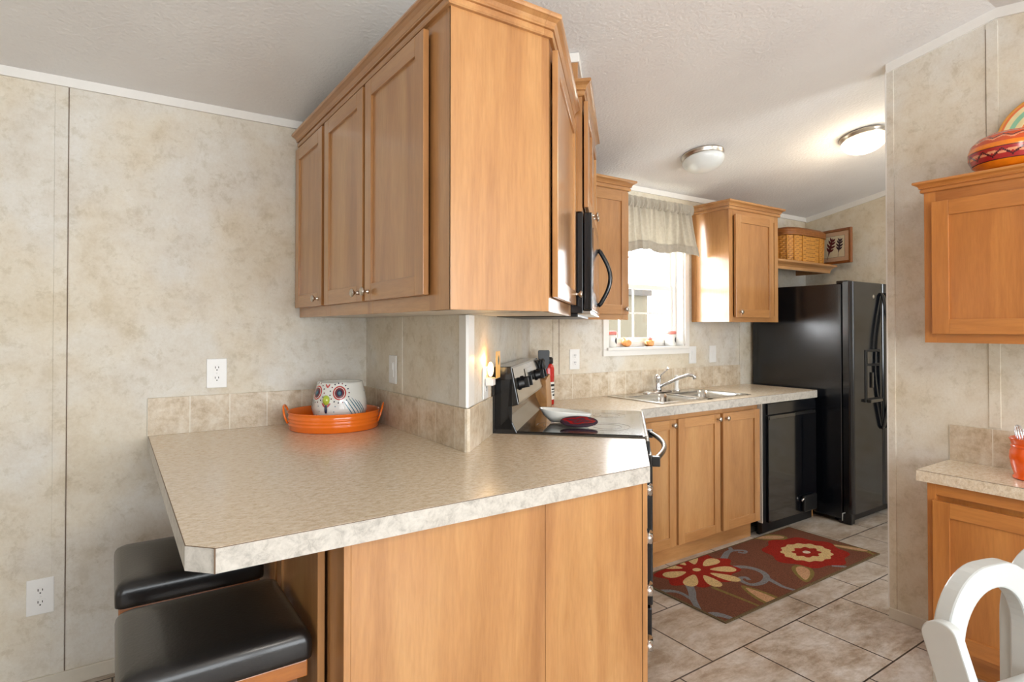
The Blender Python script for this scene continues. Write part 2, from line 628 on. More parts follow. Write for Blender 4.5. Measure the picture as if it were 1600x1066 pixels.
# ------------------------------------------------------------------ the room
W = M['paper_wall']
struct(MB().box(-3.75, 5.3, -2.8, 3.0, -0.1, 0).build('floor', M['floor']))

c = MB()
pf = [(-2.8, ceil_z(-2.8)), (RIDGE_Y, RIDGE_Z), (3.0, ceil_z(3.0)), (3.0, ceil_z(3.0) + 0.12), (RIDGE_Y, RIDGE_Z + 0.12), (-2.8, ceil_z(-2.8) + 0.12)]
c.prism(pf, -3.75, 5.3, axis='x')
struct(c.build('ceiling', M['ceiling']))

WX0, WX1, WZ0, WZ1 = 2.655, 3.40, 1.225, 2.20
b = MB()
zt = ceil_z(YW) + 0.02
b.box(-3.7, WX0, YW, YW + 0.12, 0, zt)
b.box(WX1, 5.2, YW, YW + 0.12, 0, zt)
b.box(WX0, WX1, YW, YW + 0.12, 0, WZ0)
b.box(WX0, WX1, YW, YW + 0.12, WZ1, zt)
struct(b.build('wall_back', W))


def gable(y0, y1, lift=0.01):
    p = [(y0, 0), (y1, 0), (y1, ceil_z(y1) + lift)]
    if y0 < RIDGE_Y < y1:
        p.append((RIDGE_Y, RIDGE_Z + lift))
    p.append((y0, ceil_z(y0) + lift))
    return p


struct(MB().prism(gable(-0.82, YW), XF, XF + 0.12, axis='x').build('wall_right_back', W))
struct(MB().prism(gable(-2.6, 1.30), XR, XR + 0.1, axis='x').build('wall_right', W))
b = MB()
for x0, x1, z0, z1 in ((XR + .1, 3.76, 0, ceil_z(-.7)), (4.54, XF, 0, ceil_z(-.7)), (3.76, 4.54, 0, .88), (3.76, 4.54, 2.02, ceil_z(-.7))):
    b.box(x0, x1, -0.82, -0.70, z0, z1)
struct(b.build('wall_right_hall', W))
b = MB()
for x0, x1, z0, z1 in ((3.66, 3.76, 0, 2.1), (4.54, 4.64, 0, 2.1), (3.76, 4.54, 0, .88), (3.76, 4.54, 2.02, 2.1)):
    b.box(x0, x1, -0.70, -0.67, z0, z1)
b.box(3.76, 4.54, -.80, -.79, .88, 2.02)  # added opaque panel, blocks the sky in the door opening
struct(b.build('door_1', M['white']))
# left wall with a wide window, front wall with two windows (behind the camera)
b = MB()
b.prism(gable(-2.6, -0.7), -3.72, -3.6, axis='x')
b.prism(gable(1.5, YW), -3.72, -3.6, axis='x')
b.box(-3.72, -3.6, -0.7, 1.5, 0, 0.5)
b.prism([(-0.7, 2.2), (1.5, 2.2), (1.5, ceil_z(1.5)), (RIDGE_Y, RIDGE_Z), (-0.7, ceil_z(-0.7))], -3.72, -3.6, axis='x')
struct(b.build('wall_left', W))
b = MB()
zf = ceil_z(-2.6)
for x0, x1 in ((-3.6, -0.85), (1.05, 1.35), (2.65, 3.02)):
    b.box(x0, x1, -2.72, -2.6, 0, zf)
for x0, x1 in ((-0.85, 1.05), (1.35, 2.65)):
    b.box(x0, x1, -2.72, -2.6, 0, 0.6)
    b.box(x0, x1, -2.72, -2.6, 2.1, zf)
struct(b.build('wall_front', W))
b = MB()
for x0, x1 in ((-0.85, 1.05), (1.35, 2.65)):
    for a0, a1, z0, z1 in ((x0, x1, 0.6, 0.66), (x0, x1, 2.04, 2.1), (x0, x0 + .06, .6, 2.1), (x1 - .06, x1, .6, 2.1), ((x0 + x1) / 2 - .03, (x0 + x1) / 2 + .03, .6, 2.1)):
        b.box(a0, a1, -2.70, -2.64, z0, z1)
b.box(-.80, 1.0, -2.69, -2.68, .62, 2.08)  # unseen opaque panels, added to stop sky light at the front windows
b.box(1.40, 2.60, -2.69, -2.68, .62, 2.08)
struct(b.build('window_2', M['white']))
struct(MB().box(-3.70, -3.69, -.7, 1.5, .5, 2.2).build('sky_blocker', M['white']))  # unseen panel added to keep sky light out of the left opening

# the angled wall behind the range: from the peninsula corner to the back wall
SX, SYC = 1.04, 1.818
struct(MB().prism([(SX, YW), (SX, SYC), (2.035, YW)], 0, 2.30, axis='z').build('wall_corner', W))
b = MB()
bz = MB()
vs_lo = [(SX, YW), (SX, SYC), (2.035, YW)]
bz.loft([[(x, y, 2.30) for x, y in vs_lo], [(x, y, ceil_z(y) + 0.005) for x, y in vs_lo]], smooth=False)
struct(bz.build('wall_corner_top', W))

# crown trim, battens, baseboards
ZC0, ZC1 = 2.272, 2.314
n_t = [0]


def trim(mb, mat=None):
    n_t[0] += 1
    return struct(mb.build('trim_%d' % n_t[0], mat or M['white']))


trim(MB().box(-3.6, SX, YW - 0.012, YW, ZC0, ZC1))
trim(MB().box(2.035, XF, YW - 0.012, YW, ZC0, ZC1))
def slope_trim(x0, x1, y0, y1, h=0.042):
    return MB().prism([(y0, ceil_z(y0) - h), (y1, ceil_z(y1) - h), (y1, ceil_z(y1) + .004), (y0, ceil_z(y0) + .004)], x0, x1, axis='x')
trim(slope_trim(XF - 0.012, XF, RIDGE_Y, YW - 0.012))
trim(slope_trim(XR - 0.012, XR, RIDGE_Y, 1.30))
trim(slope_trim(XR - 0.012, XR, -2.6, RIDGE_Y))


def batten(x0, x1, y0, y1, z0, z1):
    return trim(MB().box(x0, x1, y0, y1, z0, z1, bev=0.0012), W)


batten(-0.182, -0.142, YW - 0.004, YW, 0.05, ZC0)
batten(-1.40, -1.36, YW - 0.004, YW, 0.05, ZC0)
batten(2.205, 2.25, YW - 0.004, YW, 0.92, ZC0)
batten(4.05, 4.09, YW - 0.004, YW, 0.92, 1.80)
batten(SX - 0.004, SX, 2.37, 2.41, 1.07, 2.3)
batten(XR - 0.004, XR, 0.878, 0.918, 0.94, 2.62)
batten(XR - 0.006, XR, 1.27, 1.302, 0.05, 2.56)
trim(MB().box(XR - 0.007, XR + 0.02, 1.300, 1.306, 0.05, 2.56))
seam = MB()
for x in (-0.1395,):
    seam.box(x - 0.0013, x + 0.0013, YW - 0.002, YW, 0.05, ZC0)
seam.box(2.2525, 2.2550, YW - 0.002, YW, 1.07, ZC0)
seam.box(XR - 0.002, XR, 0.918, 0.9200, 1.94, 2.6)
trim(seam, M['gap'])

# white corner trim where the peninsula wall turns, and vertical seams on the angled wall
b = MB()
b.prism([(SX - 0.006, SYC + 0.045), (SX - 0.006, SYC - 0.004), (SX + 0.004, SYC - 0.008), (SX + 0.068, SYC + 0.062), (SX + 0.064, SYC + 0.068), (SX, SYC + 0.004), (SX, SYC + 0.045)], 1.071, 1.398)
trim(b, M['white'])

struct(MB().box(-3.6, SX, YW - 0.012, YW, 0, 0.055, bev=0.002).build('baseboard_back', M['cream_trim']))
struct(MB().box(XR - 0.012, XR, 1.01, 1.302, 0, 0.05, bev=0.002).build('baseboard_right', M['cream_trim']))
struct(MB().box(XF - 0.012, XF, -0.7, YW, 0, 0.05).build('baseboard_right_back', M['cream_trim']))

# ------------------------------------------------------------------ kitchen window (single hung, white)
def window():
    g = YW + 0.085
    fr = MB()
    # casing on the wall
    for x0, x1, z0, z1 in ((2.609, WX0, 1.213, 2.235), (WX1, 3.444, 1.213, 2.235), (WX0, WX1, WZ1, 2.235), (2.609, 3.444, 1.17, 1.212)):
        fr.box(x0, x1, YW - 0.014, YW, z0, z1)
    # jamb liners and outer frame
    fr.box(WX0, WX0 + 0.012, YW, YW + 0.115, WZ0, WZ1)
    fr.box(WX1 - 0.012, WX1, YW, YW + 0.115, WZ0, WZ1)
    fr.box(WX0, WX1, YW, YW + 0.115, WZ1 - 0.012, WZ1)
    x0, x1 = WX0 + 0.012, WX1 - 0.012
    for a0, a1, z0, z1 in ((x0, x0 + .03, WZ0, WZ1), (x1 - .03, x1, WZ0, WZ1), (x0 + .03, x1 - .03, WZ0, WZ0 + 0.03), (x0 + .03, x1 - .03, WZ1 - .03, WZ1)):
        fr.box(a0, a1, g - 0.025, g + 0.02, z0, z1)
    w = struct(fr.build('window_1', M['white']))
    xs0, xs1 = x0 + .03, x1 - .03
    zm = 1.63
    up = MB()
    lo = MB()
    for mb, z0, z1, y in ((lo, WZ0 + .03, zm + .02, g), (up, zm - .005, WZ1 - .03, g + 0.012)):
        for a0, a1, b0, b1 in ((xs0, xs0 + .022, z0, z1), (xs1 - .022, xs1, z0, z1), (xs0 + .022, xs1 - .022, z0, z0 + .03), (xs0 + .022, xs1 - .022, z1 - .03, z1)):
            mb.box(a0, a1, y - .014, y + .006, b0, b1)
        xm = (xs0 + xs1) / 2 - .03
        for xq in (2.845 + .10 * 0, 2.975):
            mb.box(xq - .006, xq + .006, y - .006, y + .004, z0 + .03, z1 - .03)
        zq = 1.455 if mb is lo else 1.84
        mb.box(xs0 + .022, xs1 - .022, y - .0052, y + .0032, zq - .006, zq + .006)
    lo.build('lower_sash', M['white'], w)
    up.build('upper_sash', M['white'], w)
    MB().box(xs0 + .01, xs1 - .01, g - .002, g, WZ0 + .04, zm + .01).build('window_pane', M['glass'], w)
    MB().box(xs0 + .01, xs1 - .01, g + .010, g + .012, zm, WZ1 - .04).build('window_pane', M['glass'], w)
    MB().box(2.635, 3.425, YW - 0.03, YW + 0.06, 1.205, WZ0, bev=.003).build('window_sill', M['white'], w)


window()

# ------------------------------------------------------------------ cabinets
CROWN = [(0, 0), (0.010, 0), (0.013, 0.004), (0.013, 0.016), (0.009, 0.018), (0.009, 0.021), (0.016, 0.022), (0.018, 0.025), (0.017, 0.029), (0.023, 0.038), (0.033, 0.044), (0.038, 0.046), (0.040, 0.052), (0.038, 0.059), (0, 0.059)]


def shaker(parent, x0, x1, z0, z1, yf, fw=0.055, knob=None, wv='wood_v', wh='wood_h', name='door'):
    """door in a cabinet's own frame: front looks to local -Y, its back lies on yf"""
    m = MB()
    yf = yf - 0.0065
    t = 0.0175
    y0 = yf - t
    m.box(x0, x0 + fw, y0, yf, z0, z1, 0, 0.0016)
    m.box(x1 - fw, x1, y0, yf, z0, z1, 0, 0.0016)
    m.box(x0 + fw, x1 - fw, y0, yf, z0, z0 + fw, 1, 0.0016)
    m.box(x0 + fw, x1 - fw, y0, yf, z1 - fw, z1, 1, 0.0016)
    m.box(x0 + fw - .004, x1 - fw + .004, y0 + 0.008, yf - .002, z0 + fw - .004, z1 - fw + .004, 0)
    d = m.build(name, [M[wv], M[wh]], parent)
    if knob:
        kx, kz = knob
        k = MB()
        k.lathe([(0.0072, 0), (0.0068, 0.003), (0.0045, 0.008), (0.005, 0.013), (0.012, 0.018), (0.0145, 0.021), (0.0145, 0.024), (0.010, 0.0275), (0.0001, 0.0285)], n=18,
                M=Matrix.Translation((kx, y0, kz)) @ Matrix.Rotation(PI / 2, 4, 'X'))
        k.build('knob', M['nickel'], d)
    return d


def frame(parent, x0, x1, z0, z1, yf, stiles, rails, d=0.019, wv='wood_v', wh='wood_h', name='face_frame'):
    m = MB()
    for a, b_ in stiles:
        m.box(a, b_, yf, yf + d, z0, z1, 0, 0.0008)
    for a, b_ in rails:
        m.box(x0 + .001, x1 - .001, yf + 0.0006, yf + d, a, b_, 1)
    return m.build(name, [M[wv], M[wh]], parent)


# upper cabinet over the peninsula: three doors to -X, end panel to the camera
uc = thing('upper_cabinet', 'three-door maple wall cabinet hanging above the peninsula countertop, with a wide bare end panel', 'cabinet', (0.72, 2.811, 0), -PI / 2)
UL = 2.811 - 1.343
def w2l(o, p):
    a = -o.rotation_euler[2]
    dx, dy = p[0] - o.location[0], p[1] - o.location[1]
    return (dx * math.cos(a) - dy * math.sin(a), dx * math.sin(a) + dy * math.cos(a))


poly = [w2l(uc, p) for p in [(0.74, 2.811), (0.74, 1.349), (1.012, 1.349), (1.012, 1.812), (1.037, 1.812), (1.037, 2.811)]]
MB().prism(poly, 1.405, 2.19).build('carcass', M['wood_v'], uc)
MB().prism([w2l(uc, p) for p in [(0.735, 2.81), (0.735, 1.352), (1.036, 1.352), (1.036, 2.81)]], 1.4012, 1.4045).build('underside', M['under'], uc)
MB().box(UL - 0.006, UL, 0.0, 0.294, 1.40, 2.19, 0, 0.001).build('end_panel', M['wood_v'], uc)
frame(uc, 0, UL - .006, 1.40, 2.19, 0, [(0, .022), (.405, .465), (.875, .925), (1.345, UL - .0005)], [(1.40, 1.45), (2.15, 2.19)])
shaker(uc, 0.012, 0.420, 1.443, 2.168, 0, knob=(0.375, 1.472))
shaker(uc, 0.454, 0.886, 1.443, 2.168, 0, knob=(0.850, 1.472))
shaker(uc, 0.910, 1.356, 1.443, 2.168, 0, knob=(0.945, 1.472))
MB().sweep([w2l(uc, p) for p in [(0.72, 2.811), (0.72, 1.343), (1.013, 1.343)]], CROWN, 2.187).build('crown_moulding', M['wood_h'], uc)
MB().prism([w2l(uc, p) for p in [(0.724, 2.81), (0.724, 1.347), (1.012, 1.347), (1.012, 1.81), (1.036, 1.81), (1.036, 2.81)]], 2.19, 2.2).build('top_panel', M['under'], uc)

# angled corner wall cabinet beside the microwave
cc = thing('corner_cabinet', 'angled maple wall cabinet with one door, next to the microwave', 'cabinet', (*ST(1.685, -0.215), 0), PI / 4)
p0 = (1.0135, 1.343)
foot = [p0, (1.0398, 1.343), ST(2.385, -0.215), ST(2.385, -0.547), (1.044, 1.810), (1.0135, 1.806)]
inner = [(1.0145, 1.346), (1.037, 1.346), ST(1.70, -0.232), ST(2.383, -0.232), ST(2.383, -0.546), (1.044, 1.808), (1.0145, 1.804)]
MB().prism([w2l(cc, p) for p in inner], 1.405, 2.19).build('carcass', M['wood_v'], cc)
MB().prism([w2l(cc, p) for p in inner], 1.4012, 1.4045).build('underside', M['under'], cc)
stile = MB().prism([w2l(cc, p) for p in [(1.0135, 1.343), (1.0398, 1.343), (1.0398, 1.347), (1.0135, 1.347)]], 1.40, 2.19)
stile.build('end_stile', M['wood_v'], cc)
frame(cc, 0.002, 0.70, 1.40, 2.19, 0, [(0.001, .05), (.65, .70)], [(1.40, 1.45), (2.15, 2.19)])
shaker(cc, 0.030, 0.672, 1.443, 2.168, 0, knob=(0.635, 1.485))
MB().sweep([w2l(cc, p) for p in [p0, (1.0398, 1.343), ST(2.388, -0.215)]], CROWN, 2.187).build('crown_moulding', M['wood_h'], cc)

# cabinet over the microwave
mc = thing('microwave_cabinet', 'small maple wall cabinet set higher, directly above the microwave', 'cabinet', (*ST(2.40, -0.17), 0), PI / 4)
MB().box(0.0, 0.75, 0.019, 0.376, 1.826, 2.30, 0).build('carcass', M['wood_v'], mc)
frame(mc, 0, .75, 1.826, 2.30, 0, [(0, .04), (.355, .395), (.71, .75)], [(1.826, 1.86), (2.25, 2.30)])
shaker(mc, .015, .368, 1.845, 2.28, 0, knob=(.335, 1.87))
shaker(mc, .382, .735, 1.845, 2.28, 0, knob=(.415, 1.87))
MB().sweep([(-0.0, .376), (0, 0), (.75, 0), (.75, .376)], CROWN, 2.294).build('crown_moulding', M['wood_h'], mc)
cb = thing('vent_chase', 'maple boxed vent chase rising from the microwave cabinet to the ceiling', 'vent cover', (*ST(2.43, -0.195), 0), PI / 4)
ztop = ceil_z(1.86) - 0.04
MB().box(0, .68, 0, .34, 2.304, ztop, 0, .001).build('panel', M['wood_v'], cb)
MB().box(-.006, .02, -.006, .02, 2.35, ztop, 0, .001).build('corner_batten', M['wood_v'], cb)
MB().box(-.012, .692, -.012, .34, ztop, ztop + .038, 0, .002).build('crown_moulding', M['white'], cb)

# wall cabinet between microwave and window
wc = thing('wall_cabinet', 'single-door maple wall cabinet between the microwave and the window', 'cabinet', (2.07, 2.50, 0), 0)
pc = [(0.05, .019), (0.455, .019), (0.455, .311), (-0.03, .311)]
MB().prism(pc, 1.405, 2.165).build('carcass', M['wood_v'], wc)
frame(wc, 0.03, .455, 1.40, 2.165, 0, [(0.03, .07), (.415, .4555)], [(1.40, 1.44), (2.12, 2.165)])
shaker(wc, .045, .437, 1.432, 2.145, 0, knob=(.405, 1.462))
MB().sweep([(0.03, 0), (.4555, 0), (.4555, .311)], CROWN, 2.160).build('crown_moulding', M['wood_h'], wc)

# wall cabinet right of the window
wr = thing('wall_cabinet', 'single-door maple wall cabinet between the window and the shelf with the basket', 'cabinet', (3.487, 2.50, 0), 0)
MB().box(0.001, .583, .019, .311, 1.395, 2.172).build('carcass', M['wood_v'], wr)
MB().box(-0.004, 0.001, .275, .311, 1.395, 2.172).build('scribe_strip', M['wood_v'], wr)
frame(wr, 0, .584, 1.394, 2.172, 0, [(0, .045), (.539, .584)], [(1.394, 1.44), (2.125, 2.172)])
shaker(wr, .046, .492, 1.425, 2.135, 0, knob=(.085, 1.462))
MB().sweep([(0, .311), (0, 0), (.584, 0), (.584, .311)], CROWN, 2.168).build('crown_moulding', M['wood_h'], wr)

# shelf over the refrigerator
sh = thing('wall_shelf', 'maple shelf on the back wall above the refrigerator, holding the wicker basket', 'shelf', (4.073, 2.50, 0), 0)
MB().box(0, .842, -0.002, .311, 1.850, 1.866, 0, .002).build('shelf_board', M['wood_h'], sh)
MB().sweep([(0, 0.03), (.79, 0.03), (.79, .311)], [(-.02, 0), (0, 0), (.002, .02), (.01, .034), (.026, .048), (.03, .052), (-.02, .052)], 1.798).build('fascia', M['wood_h'], sh)

# ---- peninsula base
pb = thing('peninsula_cabinet', 'maple base cabinet under the peninsula countertop, its broad end panel facing the dining side', 'cabinet', (0.44, 2.811, 0), -PI / 2)
tri = [(0.462, 2.811), (0.462, 1.343), (1.41, 1.343), ST(2.395, 0.045), ST(2.395, -0.52), (1.036, 1.80), (1.036, 2.811)]
MB().prism([w2l(pb, p) for p in tri], 0.10, 0.858).build('carcass', M['wood_v'], pb)
MB().prism([w2l(pb, p) for p in [(0.50, 2.811), (0.50, 1.36), (1.39, 1.36), ST(2.395, 0.0), ST(2.395, -0.5), (1.03, 1.81), (1.03, 2.8)]], 0, 0.10).build('toe_kick', M['wood_h'], pb)
LB = 2.811 - 1.33
e = MB()
e.box(LB - .0055, LB + .0005, .0167, 0.575, 0.0, 0.861, 0, .0008)
e.box(LB - .0055, LB + .0005, .5765, 0.963, 0.0, 0.861, 0, .0008)
e.build('end_panel', M['wood_v'], pb)
MB().box(LB - .10, LB + .0014, 0.0, 0.0163, 0.0, 0.861, 0, .001).build('corner_post', M['wood_v'], pb)
MB().prism([w2l(pb, p) for p in [(1.4045, 1.3285), (1.4235, 1.3285), ST(2.397, .066), ST(2.397, .047), (1.415, 1.345)]], 0.10, 0.861).build('drawer_frame', M['wood_v'], pb)
frame(pb, 0, LB - .1, 0.10, 0.86, 0, [(0, .03), (.44, .49), (.90, .95), (1.36, LB - .1)], [(.10, .13), (.82, .86)])
shaker(pb, .015, .450, .12, .838, 0, knob=(.41, .80))
shaker(pb, .478, .912, .12, .838, 0, knob=(.52, .80))
shaker(pb, .940, 1.362, .12, .838, 0, knob=(.98, .80))
# drawers on the angled side, beside the range
Md = Matrix.Rotation(PI / 4 + PI / 2, 4, 'Z')
o_ = w2l(pb, ST(1.95, 0.066))
Mx = Matrix.Translation((o_[0], o_[1], 0)) @ Md
for z0, z1 in ((.70, .845), (.515, .69), (.33, .505), (.125, .32)):
    d = MB().box(.02, .42, -.004, .012, z0, z1, 0, .002, M=Mx).build('drawer', M['wood_h'], pb)
    k = MB()
    zc_ = (z0 + z1) / 2
    k.loft([[(.22 + a * math.cos(q), -.004 - r * 1.0, zc_ + .017 + .0 - (.036 * math.sin(q) if True else 0)) for q in [PI * i / 10 for i in range(11)]] for a, r in ((.040, 0), (.040, .014), (.034, .022), (.02, .026))],
           closed=True, M=Mx)
    k.build('cup_pull', M['chrome'], d)


# ---- countertops
def top_edge(parent, out, z0, z1):
    MB().prism(out, z0, z1 - .0022, bev=0).build('edge_band', M['laminate'], parent)
    MB().prism(out, z1 - .0022, z1 - .0010).build('edge_seam', M['gap'], parent)


ZC = 0.914
pt = thing('countertop', 'wide speckled laminate countertop of the peninsula, with a clipped front corner', 'countertop')
pen = [(0.125, YW - .001), (0.125, 1.362), (0.174, 1.310), (1.4195, 1.310), ST(2.400, 0.078), ST(2.400, -0.548), (SX - .001, SYC), (SX - .001, YW - .001)]
MB().prism(pen, 0.862, ZC - .0022).build('edge_band', M['laminate_edge'], pt)
MB().prism(pen, ZC - .0022, ZC - .0008).build('edge_seam', M['gap'], pt)
pin = [(0.1265, YW - .001), (0.1265, 1.3626), (0.1746, 1.3115), (1.4190, 1.3115), ST(2.400, 0.0765), ST(2.400, -0.548), (SX - .001, SYC), (SX - .001, YW - .001)]
MB().prism(pin, ZC - .0008, ZC).build('laminate_top', M['laminate'], pt)
MB().box(.1715, .1745, 1.3085, 1.3105, .8622, ZC - .001).build('corner_seam', M['gap'], pt)

# sink counter with the hole for the sink left out
SKX0, SKX1, SKY0, SKY1 = 2.635, 3.445, 2.325, 2.755
st_ = thing('countertop', 'speckled laminate countertop along the back wall, holding the steel sink', 'countertop')
left = [ST(3.142, 0.083), (2.365, 2.245), (SKX0, 2.245), (SKX0, YW - .001), (2.037, YW - .001), ST(3.142, -0.548)]
for nm, z0, z1, ins, mt in (('edge_band', .862, ZC - .0022, 0, 'laminate_edge'), ('edge_seam', ZC - .0022, ZC - .0008, 0, 'gap'), ('laminate_top', ZC - .0008, ZC, .0015, 'laminate')):
    m = MB()
    l2 = [ST(3.142, 0.083 - ins), (2.365, 2.245 + ins), (SKX0, 2.245 + ins)] + left[3:]
    m.prism(l2, z0, z1)
    m.box(SKX0, SKX1, 2.245 + ins, SKY0, z0, z1)
    m.box(SKX0, SKX1, SKY1, YW - .001, z0, z1)
    m.box(SKX1, 4.131 - ins, 2.245 + ins, YW - .001, z0, z1)
    m.build(nm, M[mt], st_)


# ---- backsplash tiles
def splash(label, p, q, z0=ZC, h=0.153, thick=0.008):
    """row of tiles from p to q (plan), facing to the right of travel"""
    d = Vector((q[0] - p[0], q[1] - p[1]))
    a = math.atan2(d.y, d.x)
    o = MB().box(0, d.length, -thick, 0, 0, h, 0, .001).build('backsplash', M['splash'])
    o.location = (p[0], p[1], z0)
    o.rotation_euler = (0, 0, a)
    tag(o, label, 'backsplash')
    return o


splash('stone tile backsplash strip on the long wall behind the orange tray', (0.122, YW), (SX - .008, YW))
splash('stone tile backsplash strip on the short peninsula wall, under the light switch', (SX, YW - .008), (SX, SYC))
splash('narrow stone tile backsplash piece beneath the night light, beside the range', (SX + .003, SYC - .003), ST(2.399, -0.549))
MB_c = MB().prism([(SX - .008, SYC + .004), (SX - .0078, SYC - .0005), (SX - .003, SYC - .0085), (SX + .0085, SYC - .0085), (SX + .009, SYC - .006), (SX, SYC)], ZC, ZC + .153)
tag(MB_c.build('backsplash', M['splash']), 'thin stone corner tile where the peninsula wall turns toward the range', 'backsplash')
splash('long stone tile backsplash strip on the back wall behind the sink and faucet', (2.05, YW), (4.05, YW))
splash('brown stone tile backsplash strip on the wall above the desk counter', (XR, 1.057), (XR, 0.0), 0.782, 0.152)

# ---- sink base cabinet, dishwasher
sb = thing('sink_cabinet', 'maple base cabinet with three shaker doors below the sink', 'cabinet', (2.36, 2.285, 0), 0)
MB().box(.12, 1.115, .02, .52, .10, .745).build('carcass', M['wood_v'], sb)
MB().box(.02, 1.085, .030, .045, 0, .10).build('toe_kick', M['wood_h'], sb)
frame(sb, .03, 1.118, .10, .861, 0, [(.03, .075), (.28, .35), (.69, .755), (1.07, 1.118)], [(.10, .13), (.82, .861)])
shaker(sb, .045, .305, .112, .830, 0, knob=(.275, .800))
shaker(sb, .324, .705, .112, .830, 0, knob=(.680, .800))
shaker(sb, .731, 1.108, .112, .830, 0, knob=(.757, .800))

dw = thing('dishwasher', 'black built-in dishwasher between the sink cabinet and the refrigerator', 'dishwasher', (3.485, 2.245, 0), 0)
MB().box(.012, .635, .03, .54, .10, .855).build('tub', M['black_soft'], dw)
MB().box(.0, .005, .012, .045, .09, .858).build('filler_strip', M['under'], dw)
MB().box(.006, .054, .018, .05, .02, .858).build('side_strip', M['black_soft'], dw)
MB().box(.03, .66, .052, .075, .0, .10, 0, .002).build('kick_plate', M['black_soft'], dw)
m = MB()
m.box(.055, .632, 0, .03, .085, .775, 0, .003)
d = m.build('door', M['black_glass'], dw)
m = MB().box(.055, .632, .004, .03, .782, .856, 0, .003)
cp = m.build('control_panel', M['black'], dw)
MB().box(.060, .36, -.006, .004, .752, .778, 0, .003).build('handle', M['panel_grey'], cp)
MB().box(.37, .62, -.002, .004, .758, .778, 0, .002).build('vent', M['black_soft'], cp)
MB().lathe([(.012, 0), (.012, .003), (.0001, .004)], (0, 0, 0), 20, 0, 1.5, .9, M=Matrix.Translation((.575, -.0005, .16)) @ Matrix.Rotation(PI / 2, 4, 'X')).build('oval_badge', M['plastic'], d)
m = MB().box(.44, .60, -.022, -.0005, .09, .20, 0, .008)
lt = m.build('latch_cover', M['black_soft'], d)
MB().tube([(.415, -.012, .17), (.43, -.02, .185), (.445, -.012, .18)], .006, 8).build('latch', M['chrome'], lt)
o = MB().box(4.14, 4.185, 2.31, 2.36, 0, .075, 0, .003).build('wooden_foot', M['wood_v'])
tag(o, 'small bare wooden block on the floor between dishwasher and refrigerator', 'wood block')


# ---- sink and faucet
sk = thing('kitchen_sink', 'double-bowl stainless steel sink set in the back countertop', 'sink', (0, 0, ZC))
def basin(cx0, cx1):
    cy0, cy1 = 2.352, 2.672
    cx, hx, cy, hy = (cx0 + cx1) / 2, (cx1 - cx0) / 2, (cy0 + cy1) / 2, (cy1 - cy0) / 2
    rings = []
    for sh_, z, r in ((0, .0055, .05), (.006, -.004, .05), (.012, -.02, .05), (.020, -.12, .05), (.035, -.142, .045), (.08, -.150, .04), (hy - .045, -.153, .04)):
        rings.append([(x, y, z) for x, y in rrect(cx, cy, hx - sh_, hy - sh_, min(r, hy - sh_ - .001), 6)])
    m = MB().loft(rings, 0, False, True)
    m.lathe([(.042, .0), (.042, .003), (.03, .004), (.028, -.001), (.0001, -.001)], (cx, cy, -.1525), 24)
    return m
lb = basin(2.665, 3.015)
# deck: rounded outer rim with two openings, built as strips between outline and bowls
dk = MB()
z1 = .006
for x0, x1, y0, y1 in ((2.616, 2.668, 2.313, 2.776), (3.412, 3.455, 2.313, 2.776), (3.010, 3.062, 2.313, 2.776), (2.66, 3.42, 2.313, 2.356), (2.66, 3.42, 2.668, 2.776)):
    dk.box(x0, x1, y0, y1, .0005, z1, 0, .0015)
dk.box(2.63, 3.44, 2.322, 2.330, .004, .0085, 0, .002)
dk.build('deck', M['steel'], sk)
lb.build('basin', M['steel'], sk)
basin(3.060, 3.414).build('basin', M['steel'], sk)

fa = thing('faucet', 'chrome single-lever kitchen faucet standing behind the sink bowls', 'faucet', (3.015, 2.715, ZC + .006))
m = MB().loft([[(x, y, z) for x, y in rrect(0, 0, hx, hy, hy - .001, 6)] for hx, hy, z in ((.125, .028, 0), (.125, .028, .008), (.118, .022, .014))])
m.lathe([(.028, .012), (.027, .03), (.022, .04), (.021, .085), (.024, .09), (.024, .11), (.016, .122), (.0001, .124)], n=24)
m.build('body', M['chrome'], fa)
MB().tube([(0, 0, .10), (.02, -.02, .126), (.045, -.045, .158), (.052, -.052, .167)], [.008, .006, .006, .010], 10).build('lever', M['chrome'], fa)
MB().tube([(.012, -.015, .045), (.05, -.06, .072), (.09, -.115, .105), (.118, -.155, .123), (.135, -.178, .122), (.142, -.188, .112), (.143, -.19, .096)], [.011, .0105, .010, .0105, .012, .013, .011], 12).build('spout', M['chrome'], fa)
sp = thing('sink_sprayer', 'chrome pull-out sprayer standing on the sink deck beside the faucet', 'sprayer', (3.205, 2.716, ZC + .006))
MB().lathe([(.021, 0), (.020, .012), (.014, .02), (.013, .05), (.016, .085), (.017, .10), (.010, .108), (.0001, .11)], n=20).build('head', M['plastic'], sp)
MB().lathe([(.024, 0), (.023, .008), (.015, .014)], n=20).build('collar', M['chrome'], sp)

# ---- refrigerator
FX0, FX1 = 4.19, 4.985
rf = thing('refrigerator', 'tall black side-by-side refrigerator with water dispenser in the kitchen corner', 'refrigerator', (FX0, 2.03, 0), 0)
FWD = FX1 - FX0
MB().box(0, FWD, .075, .76, .03, 1.660, 0, .006).build('case', M['black_pebble'], rf)
def fdoor(x0, x1):
    rings = []
    n = 8
    prof = []
    for i in range(n + 1):
        a = PI / 2 * i / n
        prof.append((x0 + .03 - .03 * math.sin(a) if False else x0 + .028 * (1 - math.cos(a)), .028 - .028 * math.sin(a)))
    left = [(x0, .066)] + [(x0 + .028 * (1 - math.cos(PI / 2 * i / n)), .028 * (1 - math.sin(PI / 2 * i / n))) for i in range(n + 1)]
    right = [(x1 - (p[0] - x0), p[1]) for p in reversed(left)]
    return MB().prism(left + right, .075, 1.672)
fl = fdoor(0, .435).build('freezer_door', M['black'], rf)
fr_ = fdoor(.440, FWD).build('fridge_door', M['black'], rf)
